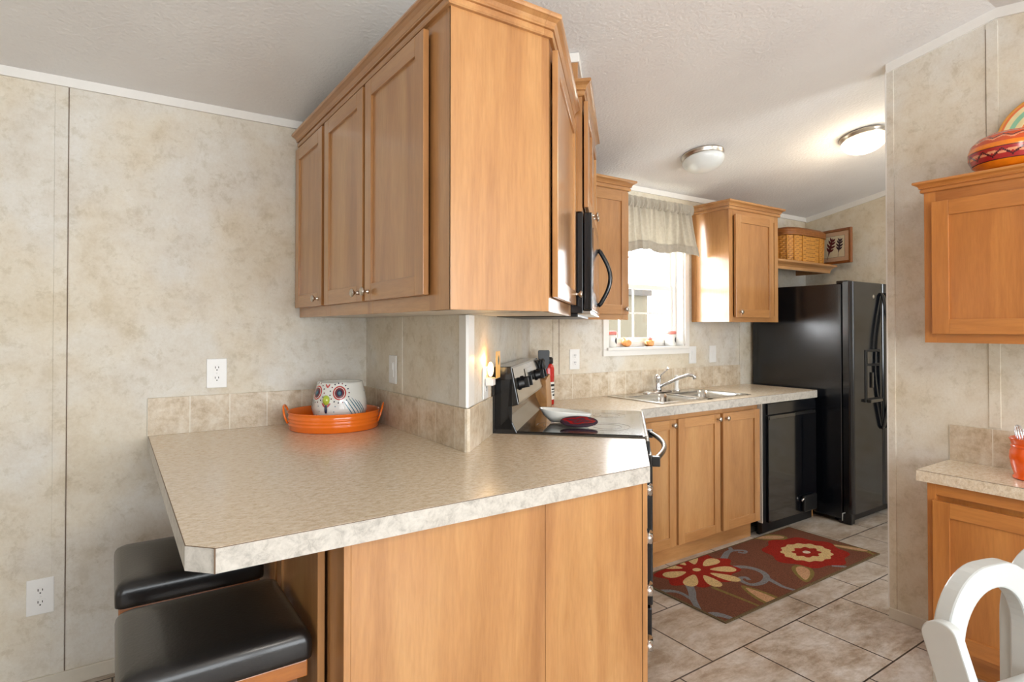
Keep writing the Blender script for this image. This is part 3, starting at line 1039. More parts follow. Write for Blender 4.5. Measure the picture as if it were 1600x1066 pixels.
m = MB().box(.165, .385, -.006, .004, .83, 1.20, 0, .006)
dp = m.build('dispenser', M['black_soft'], fl)
m = MB()
m.box(.185, .365, -.010, -.004, 1.10, 1.185, 0, .002)
m.build('control_pad', M['black_glass'], dp)
MB().box(.185, .365, -.008, -.0055, .86, 1.085, 0, .001).build('alcove', M['black_glass'], dp)
MB().box(.18, .37, -.035, -.005, .83, .852, 0, .004).build('drip_tray', M['panel_grey'], dp)
MB().box(.235, .255, -.02, -.006, .93, 1.04, 0, .004).build('paddle', M['panel_grey'], dp)
for nm, x, par in (('handle', .405, fl), ('handle', .470, fr_)):
    path = [(x, -.002, 1.60)] + [(x, -.015 - .055 * math.sin(PI * i / 12), 1.585 - .94 * i / 12) for i in range(13)] + [(x, -.002, .63)]
    MB().tube(path, .016, 10, ry=.011).build(nm, M['black'], par)
MB().box(.02, .10, .045, .12, 1.661, 1.682, 0, .004).build('hinge_cover', M['black_soft'], rf)
m = MB().box(0.004, FWD - .004, .05, .10, .006, .07, 0, .003)
m.box(.0, .05, .014, .07, .004, .078, 0, .006)
g = m.build('base_grille', M['black_soft'], rf)
MB().tube([(-.001, .075, .02), (-.002, .073, .07), (.004, .05, .082), (.02, .012, .081), (.05, .01, .08)], .003, 6).build('trim_wire', M['plastic'], rf)
for x in (.08, .7):
    for y in (.12, .60):
        MB().box(x - .02, x + .02, y, y + .04, 0, .032).build('foot', M['black_soft'], rf)
MB().lathe([(.014, 0), (.013, .002), (.0001, .0025)], (0, 0, 0), 18, M=Matrix.Translation((.30, 0.0, 1.575)) @ Matrix.Rotation(PI / 2, 4, 'X')).build('round_badge', M['nickel'], fl)

# ------------------------------------------------------------------ range (angled, faces the kitchen)
# own frame: x along the angled wall, -y towards the room; y = T0 - t
T0 = 0.093
rg = thing('range', 'black glass-top electric range set at an angle between the two countertops', 'stove', (*ST(2.403, T0), 0), PI / 4)
RW = 0.736
MB().box(.002, RW - .002, .02, .60, .09, .90, 0, .002).build('body', M['black'], rg)
MB().box(.03, RW - .03, .06, .58, 0.0, .09).build('plinth', M['black_soft'], rg)
ct = MB()
ct.box(0, RW, 0.012, .565, .902, .921, 0, .004)
ct = ct.build('cooktop_frame', M['panel_grey'], rg)
MB().box(.012, RW - .012, .024, .55, .9205, .9235, 0, .001).build('cooktop_glass', M['black_glass'], rg)
MB().box(0, RW, .002, .014, .900, .924, 0, .005).build('front_trim', M['steel'], ct)
M['ring_grey'] = plain('burner_ring_print', srgb(92, 92, 94), 0.15, 0, 0.6)
for x, y, r in ((.20, .17, .10), (.54, .17, .08), (.20, .40, .08), (.54, .40, .10)):
    m = MB()
    for rr in (r, r * .62):
        m.lathe([(rr - .003, 0), (rr - .003, .0004), (rr, .0004), (rr, 0)], (x, y, .9234), 48, cap0=False, cap1=False)
    m.build('burner_ring', M['ring_grey'], rg)
m = MB().box(.012, RW - .012, -.014, .02, .25, .845, 0, .006)
od = m.build('oven_door', M['black'], rg)
MB().box(.10, RW - .10, -.0155, -.013, .40, .70, 0, .001).build('oven_window', M['black_glass'], od)
MB().box(0.0, RW, -.004, .02, .85, .902, 0, .005).build('vent_trim', M['black_soft'], rg)
MB().box(.012, RW - .012, -.010, .02, .095, .24, 0, .006).build('storage_drawer', M['black'], rg)
hp = [(.05 + (RW - .10) * i / 16, -.028 - .052 * math.sin(PI * i / 16), .822) for i in range(17)]
MB().tube(hp, .012, 10).build('handle', M['steel'], od)
for x in (.05, RW - .05):
    MB().box(x - .016, x + .016, -.045, -.012, .795, .835, 0, .004).build('handle_mount', M['black_soft'], od)
# backguard: profile (y,z)
yb = T0 + .545
bg = [(yb, .905), (yb, 1.19), (T0 + .463, 1.192), (T0 + .432, 1.035), (T0 + .474, 1.022), (T0 + .470, .985), (T0 + .440, .921), (T0 + .44, .905)]
b_ = MB()
b_.prism(bg, 0, RW, axis='x', bev=.003)
bgo = b_.build('backguard', M['black'], rg)
dirp = Vector((0, T0 + .463 - T0 - .432, 1.192 - 1.035)).normalized()
def on_panel(x, f, out=0.0):
    y = T0 + .432 + f * .031
    z = 1.035 + f * .157
    return Vector((x, y, z)) + Vector((0, -dirp.z, dirp.y)) * out
pm = MB()
pm.poly([on_panel(.012, .06, .0012), on_panel(RW - .012, .06, .0012), on_panel(RW - .012, .95, .0012), on_panel(.012, .95, .0012)])
pm.build('control_panel', M['panel_grey'], bgo, solid=.002)
axis = Vector((0, -dirp.z, dirp.y))
q = axis.to_track_quat('Z', 'Y').to_matrix().to_4x4()
for x in (.085, .175, RW - .175, RW - .085):
    kb = MB()
    Mk = Matrix.Translation(on_panel(x, .50, .002)) @ q
    kb.lathe([(.027, 0), (.027, .006), (.022, .009), (.021, .026), (.019, .028), (.0001, .028)], n=24, M=Mk)
    kb.box(-.006, .006, -.021, .021, .026, .044, 0, .002, M=Mk)
    kb.build('knob', M['black_soft'], bgo)
m = MB()
m.poly([on_panel(.27, .38, .0035), on_panel(RW - .27, .38, .0035), on_panel(RW - .27, .82, .0035), on_panel(.27, .82, .0035)])
m.build('display', M['black_glass'], bgo, solid=.002)
MB().box(0.0, .003, T0 + .46, yb - .01, .93, 1.14, 0, .001).build('side_panel', M['black_soft'], bgo)

# ------------------------------------------------------------------ microwave
mw = thing('microwave', 'black over-the-range microwave mounted under the small upper cabinet', 'microwave', (*ST(2.402, -0.13), 0), PI / 4)
MB().box(0, .745, .037, .416, 1.412, 1.823, 0, .003).build('body', M['black'], mw)
m = MB().box(0.001, .575, 0, .035, 1.425, 1.822, 0, .004)
mdr = m.build('door', M['black'], mw)
MB().box(.07, .47, -.0015, .001, 1.50, 1.77, 0, .0005).build('door_window', M['black_glass'], mdr)
MB().tube([(.535, .0, 1.735)] + [(.535, -.012 - .048 * math.sin(PI * i / 12), 1.725 - .255 * i / 12) for i in range(13)] + [(.535, .0, 1.46)], .011, 10).build('handle', M['black'], mdr)
MB().box(.579, .745, 0, .035, 1.425, 1.822, 0, .004).build('control_panel', M['black_glass'], mw)
MB().box(.02, .72, .06, .40, 1.398, 1.4125, 0, .003).build('vent_underside', M['black_soft'], mw)
MB().box(.01, .735, .004, .06, 1.408, 1.424, 0, .003).build('light_bezel', M['steel'], mw)

# ------------------------------------------------------------------ outlets and switches
def plate(name, label, loc, rotz, cat, slots=True, w=.079, h=.125):
    o = thing(name, label, cat, loc, rotz)
    MB().box(-w / 2, w / 2, -.006, 0, -h / 2, h / 2, 0, .0025).build('cover_plate', M['plastic'], o)
    if slots:
        for z in (.022, -.022):
            r = MB().prism([(x, zz + z) for x, zz in rrect(0, 0, .017, .0145, .010, 5)], -.008, -.0055, axis='y').build('receptacle', M['plastic'], o)
            s = MB()
            s.box(-.0078, -.0053, -.0085, -.0078, z - .001, z + .008)
            s.box(.0053, .0078, -.0085, -.0078, z, z + .0075)
            s.box(-.0022, .0022, -.0085, -.0078, z - .010, z - .0055)
            s.build('slots', M['dark'], r)
        MB().lathe([(.0032, 0), (.003, .0014), (.0001, .0016)], n=12, M=Matrix.Translation((0, -.006, 0)) @ Matrix.Rotation(PI / 2, 4, 'X')).build('screw', M['plastic'], o)
    else:
        MB().box(-.0165, .0165, -.008, -.0055, -.033, .033, 0, .001).build('rocker', M['plastic'], o)
        MB().box(-.012, .012, -.0105, -.0075, -.002, .030, 0, .001).build('toggle', M['plastic'], o)
    return o


plate('wall_outlet', 'white duplex wall outlet above the left backsplash, over the peninsula', (.375, YW, 1.158), 0, 'outlet')
plate('wall_outlet', 'white duplex wall outlet low on the wall beside the bar stools', (-.213, YW, .354), 0, 'outlet', w=.082, h=.131)
plate('wall_outlet', 'white duplex wall outlet on the back wall left of the window', (2.375, YW, 1.158), 0, 'outlet')
plate('light_switch', 'white switch plate just right of the window sill', (3.49, YW, 1.157), 0, 'light switch', False)
plate('light_switch', 'white switch plate beneath the cabinet right of the window, nearest the refrigerator', (3.72, YW, 1.157), 0, 'light switch', False)
plate('light_switch', 'white switch plate on the short peninsula wall beside the owl planter', (SX, 2.472, 1.168), -PI / 2, 'light switch', False)
# night light on the angled wall
px, py = ST(2.285, -0.549)
plate('wall_outlet', 'white outlet plate behind the glowing night light beside the range', (px, py, 1.135), PI / 4, 'outlet', w=.08, h=.125)
nl = thing('night_light', 'small plug-in night light glowing amber beside the range', 'night light', (px + .006, py - .006, 1.155), PI / 4)
MB().box(-.022, .022, -.032, 0, -.03, .0, 0, .003).build('plug_body', M['plastic'], nl)
m = MB().sphere((-.006, -.018, .034), .012, sz=2.4)
m.build('bulb', M['night'], nl)
MB().tube([(-.028, -.03, 0), (-.028, -.046, .0), (.034, -.046, 0)], .0025, 6).build('wire_holder', M['nickel'], nl)
g = MB().box(-.03, .036, -.048, -.044, .0, .105, 0, .001).build('front_panel', M['night_art'], nl)
MB().sheet(lambda u, v: (.004 + .012 * (v * 2 - 1) * (1 - abs(u * 2 - 1) ** 2), -.0485, .05 + .04 * u), 8, 4).build('leaf_motif', M['green'], g)
pl_ = bpy.data.lights.new('night_light_bulb', 'POINT'); pl_.energy = 0.35; pl_.color = (1, .62, .25); pl_.shadow_soft_size = .015
po = bpy.data.objects.new('night_light_bulb', pl_); po.location = (px + .03, py - .03, 1.30); COL.objects.link(po); po.parent = None
po.location = Vector((px, py, 1.225)) + Vector((.012, -.012, 0))

# ------------------------------------------------------------------ ceiling lights
def ceiling_light(label, x, y, lit):
    o = thing('ceiling_light', label, 'ceiling light', (x, y, ceil_z(y) - .001), 0)
    o.rotation_euler = (-math.atan(SLOPE), 0, 0)
    MB().lathe([(.118, 0), (.126, -.003), (.127, -.012), (.121, -.015), (.123, -.026), (.117, -.031), (.108, -.031)], n=48, cap1=True).build('metal_ring', M['nickel'], o)
    prof = [(.112 * math.cos(a), -.040 - .062 * math.sin(a)) for a in [PI / 2 * i / 10 for i in range(11)]]
    prof = [(.104, -.026), (.116, -.030)] + [(.124 * math.cos(a), -.036 - .074 * math.sin(a)) for a in [PI / 2 * i / 12 for i in range(13)]]
    prof[-1] = (.0005, prof[-1][1])
    MB().lathe(prof, n=48, cap0=False).build('glass_shade', M['lit_glass'] if lit else M['frost'], o)
    if lit:
        d = bpy.data.lights.new('ceiling_bulb', 'POINT'); d.energy = 7; d.color = (1, .83, .62); d.shadow_soft_size = .10
        b = bpy.data.objects.new('ceiling_bulb', d); b.location = (x, y - .03, ceil_z(y) - .20); COL.objects.link(b)
    return o


ceiling_light('unlit frosted dome ceiling light with nickel ring, nearer the window', 2.945, 2.295, False)
ceiling_light('lit frosted dome ceiling light glowing beside the wall corner', 3.715, 1.735, True)

# ------------------------------------------------------------------ valance
cv = thing('valance', 'gathered cream fabric valance hanging over the kitchen window', 'curtain', (0, 0, 0))
rnd = random.Random(3)
ph = [rnd.uniform(0, 6.28) for _ in range(8)]
VX0, VX1 = 2.56, 3.425
def val(u, v):
    x = VX0 + (VX1 - VX0) * u
    f = v  # 0 top .. 1 bottom
    w_ = u * 41 + 1.1 * math.sin(u * 11 + ph[1]) + .5 * math.sin(u * 27 + ph[0]) + .25 * f * math.sin(u * 19)
    fold = 1.25 * abs(math.sin(w_)) ** .75 - .6 + .22 * math.sin(u * 160 + ph[6]) * (1 - f)
    wide = .6 * math.sin(u * 24 + ph[2]) + .4 * math.sin(u * 15 + ph[3])
    amp_f = .022 * (1 - .45 * f)
    amp_w = .046 * max(0, f - .08)
    y = 2.750 - .018 * f + amp_f * fold + amp_w * wide - .05 * f * max(0, (u - .92) / .08)
    x += .012 * math.sin(u * 40 + 2) * f + .03 * f * max(0, (u - .85) / .15) * f
    drop = .298 + .010 * math.sin(u * 18 + ph[2] + .8) + .005 * math.sin(u * 41 + ph[4])
    z = 2.165 - drop * max(0, (v - .0))
    return (x, y, z)
skirt = MB().sheet(val, 220, 36).build('skirt', M['fabric'], cv, solid=.0016)
def hem(u, v):
    x, y, z = val(u, .80 + .203 * v)
    return (x, y - .004, z)
MB().sheet(hem, 220, 8).build('hem', M['fabric'], cv, solid=.0016)
def head(u, v):
    x = VX0 + (VX1 - VX0) * u
    g_ = math.sin(u * 190 + 2.0 * math.sin(u * 23) + 1.4 * v * math.sin(u * 31)) * .6 + math.sin(u * 97 + ph[5] + v * 2 * math.sin(u * 17)) * .5
    a = v * 2 * PI
    if v < .5:
        pass
    r = .017 + .012 * g_
    # rod pocket: flattened tube with a ruffle on top
    yy = 2.757 + r * 1.0 * math.cos(a)
    zz = 2.188 + (.036 + .003 * g_) * math.sin(a)
    return (x + .004 * g_ * math.sin(a), yy, zz)
MB().sheet(head, 320, 20).build('gathered_heading', M['fabric'], cv)
MB().tube([(VX0 - .01, 2.757, 2.18), (VX1 + .005, 2.757, 2.18), (VX1 + .012, 2.775, 2.18), (VX1 + .012, 2.805, 2.18)], .006, 8).build('curtain_rod', M['white'], cv)

# ------------------------------------------------------------------ things on the window sill
def sill_jar(label, x, y):
    o = thing('canister', label, 'jar', (x, y, WZ0 + .001), 0, 'pink-lidded jars on the window sill')
    MB().lathe([(.036, 0), (.039, .004), (.039, .075), (.036, .082)], n=28).build('jar', M['porcelain'], o)
    MB().lathe([(.040, .082), (.041, .086), (.041, .100), (.036, .105), (.0001, .106)], n=28).build('lid', M['pink'], o)
    # round slate label on the side
    m = MB()
    def sl(u, v):
        a = u * 2 * PI; r = .021 * v
        th = -1.05 + r * math.cos(a) / .0395
        return (.0396 * math.cos(th), .0396 * math.sin(th), .042 + r * math.sin(a))
    m.sheet(sl, 24, 3)
    m.build('slate_label', M['slate'], o)
    return o
sill_jar('white jar with pink lid at the left end of the window sill', 2.712, 2.842)
sill_jar('white jar with pink lid at the right end of the window sill', 3.29, 2.842)
o = thing('pumpkin_figurine', 'small orange pumpkin figurine on the sill beside the left jar', 'figurine', (2.85, 2.836, WZ0 + .001))
m = MB()
rings = []
for k in range(13):
    a = PI * k / 12
    rings.append([((.036 + .003 * math.cos(6 * t)) * math.sin(a) * math.cos(t) if 0 < k < 12 else .0005 * math.cos(t), (.028 + .003 * math.cos(6 * t)) * math.sin(a) * math.sin(t) if 0 < k < 12 else .0005 * math.sin(t), .026 - .026 * math.cos(a)) for t in [2 * PI * i / 36 for i in range(36)]])
m.loft(rings).build('body', M['apricot'], o)
MB().tube([(-.012, 0, .048), (-.022, 0, .058), (-.034, -.003, .062)], [.006, .005, .003], 8).build('stem', M['plate_cream'], o)
o = thing('teapot_figurine', 'tiny peach teapot figurine near the middle of the window sill', 'figurine', (3.075, 2.838, WZ0 + .001))
MB().lathe([(.018, 0), (.028, .010), (.030, .024), (.024, .040), (.014, .047)], n=24).build('body', M['apricot'], o)
MB().lathe([(.017, .046), (.016, .054), (.005, .060), (.006, .066), (.0001, .070)], n=20).build('lid', M['pink'], o)
MB().tube([(.026, 0, .018), (.038, 0, .028), (.043, 0, .040)], [.007, .005, .004], 8).build('spout', M['apricot'], o)
MB().tube([(-.024, 0, .034), (-.042, 0, .034), (-.044, 0, .018), (-.027, 0, .014)], .004, 8).build('handle', M['plate_cream'], o)

# ------------------------------------------------------------------ orange tray with owl planter
TX, TY = .818, 2.604
tr = thing('tray', 'oval orange enamel tray with two loop handles on the peninsula countertop', 'tray', (TX, TY, ZC + .0005), -.40)
A_, B_ = .198, .186
def ov(r, z, k=0):
    return [((A_ - r) * math.cos(t), (B_ - r) * math.sin(t), z) for t in [2 * PI * i / 64 for i in range(64)]]
m = MB()
m.loft([ov(.012, 0), ov(.007, .005), ov(.0065, .022), ov(.0045, .024), ov(.0045, .027), ov(.0065, .029), ov(.006, .036), ov(.004, .038), ov(.004, .041), ov(.006, .043), ov(.005, .050), ov(.003, .052), ov(.003, .055), ov(.005, .057), ov(.004, .072), ov(.0, .076), ov(.001, .079), ov(.005, .077), ov(.010, .046), ov(.012, .008), ov(.018, .004)])
m.build('pan', M['orange_metal'], tr)
for s in (-1, 1):
    pth = []
    for i in range(15):
        a = PI * i / 14
        pth.append((s * (A_ + .001 + .012 * math.sin(a)), -.052 * math.cos(a), .056 + .046 * math.sin(a)))
    MB().tube([(s * (A_ - .010), -.052, .030)] + pth + [(s * (A_ - .010), .052, .030)], .0045, 8).build('handle', M['orange_metal'], tr)

OX, OY = .842, 2.600
ow = thing('owl_planter', 'white ceramic owl planter with painted eyes and feathers standing in the orange tray', 'planter', (OX, OY, ZC + .006), 0)
OPROF = [(.074, 0), (.090, .012), (.106, .045), (.113, .080), (.111, .116), (.104, .150), (.097, .180), (.094, .196)]
def oprof(z):
    for (r0, z0), (r1, z1) in zip(OPROF, OPROF[1:]):
        if z <= z1:
            f = (z - z0) / (z1 - z0)
            return r0 + (r1 - r0) * f
    return OPROF[-1][0]
FACE = math.radians(-137)
def owl_pt(th, z, out=0.0):
    r = oprof(z) + out
    return (r * 1.03 * math.cos(th + FACE), r * .97 * math.sin(th + FACE), z)
m = MB()
n = 56
zs = [0] + [.196 * k / 22 for k in range(1, 23)]
rings = []
for z in zs:
    ring = []
    for i in range(n):
        th = 2 * PI * i / n - PI
        r = oprof(z)
        ear = 0.0
        for c0 in (-.62, .62):
            ear += math.exp(-((th - c0) / .16) ** 2)
        zz = z + (.006 * ear * max(0, (z - .15) / .046) if z > .15 else 0)
        brow = .004 * math.exp(-((abs(th) - .55) / .3) ** 2) * math.exp(-((z - .14) / .035) ** 2)
        wing = .006 * math.exp(-((abs(th) - 1.35) / .35) ** 2) * math.exp(-((z - .085) / .045) ** 2)
        x, y, _ = owl_pt(th, z, brow + wing)
        ring.append((x, y, zz))
    rings.append(ring)
inner = [[(p[0] * .90, p[1] * .90, p[2] - .003) for p in rings[-1]], [(p[0] * .88, p[1] * .88, .09) for p in rings[-1]]]
m.loft(rings + inner)
m.build('body', M['porcelain'], ow)

def decal(th0, z0, a, b_, rot=0.0, out=.0020, n=20):
    """small painted ellipse lying on the glaze"""
    def fn(u, v):
        t = u * 2 * PI
        x, z = a * v * math.cos(t), b_ * v * math.sin(t)
        xx, zz = x * math.cos(rot) - z * math.sin(rot), x * math.sin(rot) + z * math.cos(rot)
        r = oprof(max(0, min(.196, z0 + zz)))
        th = th0 + xx / r
        brow = .004 * math.exp(-((abs(th) - .55) / .3) ** 2) * math.exp(-((z0 + zz - .14) / .035) ** 2)
        wing = .006 * math.exp(-((abs(th) - 1.35) / .35) ** 2) * math.exp(-((z0 + zz - .085) / .045) ** 2)
        return owl_pt(th, z0 + zz, out + brow + wing)
    return fn
eye = []
for s in (-1, 1):
    e0 = s * .50
    m = MB()
    for a, b_, k, o_ in ((.027, .030, 0, .0014), (.024, .027, 1, .0018), (.019, .022, 0, .0021), (.017, .020, 2, .0024), (.011, .014, 3, .0028), (.005, .007, 4, .0032)):
        m.sheet(decal(e0, .154, a * 1.1, b_ * 1.1, 0, o_), 24, 3, k)
    for k in range(15):
        q_ = 2 * PI * k / 15
        m.sheet(decal(e0 + .039 * math.cos(q_) / .105, .154 + .041 * math.sin(q_), .0026, .0034, q_ + PI / 2, .0022), 10, 2, 3 if k % 3 else 2)
    m.build('eye', [M['porcelain'], M['rose'], M['maroon'], M['navy'], M['teal']], ow)
bk = MB()
bk.sphere(owl_pt(0, .124, .002), .017, 0, 16, 10, .9, .9, 1.25)
bk.build('beak', M['lime'], ow)
for s in (-1, 1):
    m = MB()
    m.sheet(decal(s * 1.10, .098, .046, .056, s * .5, .0016), 28, 6, 0)
    for k in range(6):
        m.sheet(decal(s * 1.10 + (-.030 + .012 * k) / .108, .098 - .004 * abs(k - 2.5), .0020, .045 - .003 * abs(k - 2.5), s * .55, .0030), 16, 3, 1)
    m.build('wing_feathers', [M['porcelain'], M['teal']], ow)
def blossom(th, z, k=1.0):
    m = MB()
    m.sheet(decal(th, z, .0055 * k, .016 * k, 0, .0024), 14, 3, 0)
    for q_ in (-1, 1):
        m.sheet(decal(th + q_ * .009 * k / .105, z + .014 * k, .003 * k, .010 * k, -q_ * .7, .0022), 12, 2, 1)
    m.build('painted_flower', [M['navy'], M['rose']], ow)
for a in ((0.0, .086, 1.2), (.66, .036, 1.1), (-.66, .036, 1.1), (2.05, .150, 1.1), (-2.05, .150, 1.1)):
    blossom(*a)
for q_ in (-1, 1):
    MB().sheet(decal(q_ * .05, .184, .003, .009, -q_ * .5, .0024), 12, 2).build('painted_stroke', M['rose'], ow)
for th, z in ((.35, .098), (-.35, .098), (.3, .075), (-.3, .075), (1.75, .155), (1.85, .125), (2.3, .10), (2.4, .08)):
    MB().sheet(decal(th, z, .002, .0026, 0, .0022), 10, 2).build('painted_dot', M['teal'], ow)

# ------------------------------------------------------------------ things on and beside the range
o = thing('spoon_rest', 'white porcelain boat-shaped spoon rest lying on the glass cooktop', 'spoon rest', (1.700, 2.075, .9245), math.radians(-40))
def sr(f, z, tilt=0.0):
    pts = []
    for i in range(44):
        t = 2 * PI * i / 44
        x, y = .118 * math.cos(t), .054 * math.sin(t)
        y *= 1 - .38 * (x / .118)
        pts.append((x * f, y * f, z - .012 * (x / .118) * f * (1 if z > .02 else .2)))
    return pts
MB().loft([sr(.42, .0025), sr(.60, .005), sr(.85, .026), sr(1.0, .052), sr(1.0, .055), sr(.96, .053), sr(.80, .028), sr(.55, .010), sr(.02, .009)], cap0=True).build('dish', M['porcelain'], o)
o = thing('pot_holder', 'dark red patterned oval pot holder leaning against the white spoon rest', 'pot holder', (1.660, 1.935, .926), math.radians(-40))
Mp = Matrix.Rotation(math.radians(22), 4, 'X')
def ph_(f, z):
    return [(.082 * f * math.cos(t), .040 * f * math.sin(t) + .040, z) for t in [2 * PI * i / 40 for i in range(40)]]
MB().loft([ph_(.96, 0), ph_(1.0, .003), ph_(1.0, .007), ph_(.96, .010)], M=Mp).build('rim', M['leaf_dark'], o)
m = MB()
def ps(u, v):
    t = 2 * PI * u
    return (.072 * v * math.cos(t), .032 * v * math.sin(t) + .040, .0108)
m.sheet(ps, 40, 8, 0, True, lambda u, v: [0, 1, 0, 2, 1][int((math.sin(u * 25) * .9 + v * 5)) % 5], M=Mp)
m.build('pattern', [M['maroon'], M['leaf_dark'], M['bowl_red']], o)

kb_ = thing('knife_block', 'slanted maple knife block in the corner between range and back counter', 'knife block', (1.978, 2.620, ZC), math.radians(38))
m = MB()
m.prism([(-.045, 0), (.055, 0), (.055, .03), (.085, .155), (-.005, .185), (-.045, .06)], -.045, .045, axis='y', bev=.003, M=Matrix.Rotation(PI, 4, 'Z'))
m.build('block', M['wood_v'], kb_)
for i, (y, L_, f) in enumerate(((-.028, .11, .25), (-.009, .105, .30), (.010, .11, .22), (.028, .10, .28), (-.02, .085, .75), (.004, .08, .72), (.026, .08, .76))):
    bx, bz = -.085 * (1 - f) + .005 * f, .155 * (1 - f) + .185 * f
    d = Vector((-.30, 0, .95)).normalized()
    kn = thing('knife', ['black-handled knife standing in the maple block, back row', 'short black-handled knife standing in the maple block, front row'][0 if i > 3 else 1], 'knife', (0, 0, 0), 0, ['knives in the back row of the block', 'knives in the front row of the block'][0 if i > 3 else 1])
    kn.location = kb_.location
    kn.rotation_euler = kb_.rotation_euler
    p = Vector((bx, y, bz)) + d * .002
    MB().tube([p, p + d * .012], .0075, 8, ry=.011).build('bolster', M['steel'], kn)
    MB().tube([p + d * .012, p + d * L_ * .5, p + d * L_], [.0085, .0095, .008], 8, ry=.014).build('handle', M['black_soft'], kn)
o = thing('fire_extinguisher', 'small red kitchen extinguisher with white label behind the knife block', 'fire extinguisher', (2.070, 2.690, ZC + .001))
MB().lathe([(.036, 0), (.040, .004), (.040, .205), (.036, .222), (.022, .236), (.018, .24)], n=32).build('cylinder', M['red'], o)
MB().lathe([(.030, .232), (.034, .236), (.034, .262), (.026, .270), (.0001, .271)], n=24).build('cap', M['black_soft'], o)
m = MB()
m.sheet(lambda u, v: (.0405 * math.cos(-1.9 + u * 1.7), .0405 * math.sin(-1.9 + u * 1.7), .03 + .10 * v), 14, 2)
m.build('label', M['porcelain'], o)
m = MB()
for z0, z1, a0, a1 in ((.105, .118, .2, 1.5), (.085, .092, .3, 1.4), (.07, .076, .3, 1.4), (.05, .06, .5, 1.1)):
    m.sheet(lambda u, v: (.0409 * math.cos(-1.9 + a0 + u * (a1 - a0)), .0409 * math.sin(-1.9 + a0 + u * (a1 - a0)), z0 + (z1 - z0) * v), 10, 1)
m.build('print', M['dark'], o)
o = thing('spatula', 'black nylon spatula standing upright behind the knife block', 'spatula', (2.022, 2.660, ZC))
d = MB()
d.tube([(0, 0, .14), (0, .0, .23)], .006, 8)
d.build('shaft', M['black_soft'], o)
MB().prism([(-.018, .205), (.018, .205), (.030, .235), (.033, .305), (.028, .313), (-.028, .313), (-.033, .305), (-.030, .235)], -.004, .004, axis='y', bev=.0015, M=Matrix.Rotation(math.radians(-30), 4, 'Z')).build('blade', M['black_soft'], o)
MB().lathe([(.012, .0), (.012, .15), (.0001, .151)], n=12).build('holder', M['black_soft'], o)

# ------------------------------------------------------------------ basket and picture on the shelf
bk_ = thing('wicker_basket', 'large lidded woven wicker basket on the shelf above the refrigerator', 'basket', (4.575, 2.655, 1.867), 0)
def sup(t, a, b, e=.55):
    c_, s_ = math.cos(t), math.sin(t)
    return (a * math.copysign(abs(c_) ** e, c_), b * math.copysign(abs(s_) ** e, s_))
M['wick_a'] = plain('wicker_light', srgb(206, 146, 66), 0.4, var=0.16, scale=60)
M['wick_b'] = plain('wicker_dark', srgb(150, 92, 42), 0.5, var=0.16, scale=60)
M['wick_lid'] = plain('wicker_lid_brown', srgb(140, 86, 38), 0.45, var=0.14, scale=60)
N_ = 168
def bring(z, f, k):
    r = []
    for i in range(N_):
        t = 2 * PI * i / N_
        x, y = sup(t, .278 * f, .125 * f)
        w = 1 + (.010 if ((i // 4) + k) % 2 else -.002)
        r.append((x * w, y * w, z))
    return r
rows = 26
rings = []
for k in range(rows + 1):
    rings.append(bring(.215 * (k + (.30 if k % 2 else 0)) / (rows + 1), .96 + .04 * k / rows, k // 2))
m = MB().loft(rings, 0, True, True, False, True, lambda u, v: 1 if int(v * rows + .01) % 2 and ((int(u * N_) // 4) + int(v * rows) // 2) % 2 else 0)
m.build('basket_body', [M['wick_a'], M['wick_b']], bk_)
m = MB()
for i in range(0, N_, 12):
    t = 2 * PI * (i + .5) / N_
    x, y = sup(t, .283, .129)
    x0, y0 = sup(t, .273, .124)
    MB().tube([(x0, y0, .004), (x, y, .21)], .0055, 6).build('stake', M['wick_a'], bk_)
def lring(z, f):
    return [(*sup(2 * PI * i / 96, .290 * f, .136 * f), z) for i in range(96)]
MB().loft([lring(.206, 1.0), lring(.212, 1.02), lring(.245, 1.015), lring(.255, .99), lring(.268, .90), lring(.276, .55), lring(.278, .02)]).build('lid', M['wick_lid'], bk_)
m = MB()
for z in (.213, .229, .244):
    m.loft([[(*sup(2 * PI * i / 96, .290 * f, .136 * f), z + dz) for i in range(96)] for f, dz in ((1.015, -.006), (1.035, 0), (1.015, .006))], cap0=False, cap1=False)
m.build('lid_braid', M['wick_b'], bk_)

pc_ = thing('framed_picture', 'wood-framed print of two dark autumn leaves leaning beside the basket', 'picture', (4.885, 2.368, 1.876), math.radians(78))
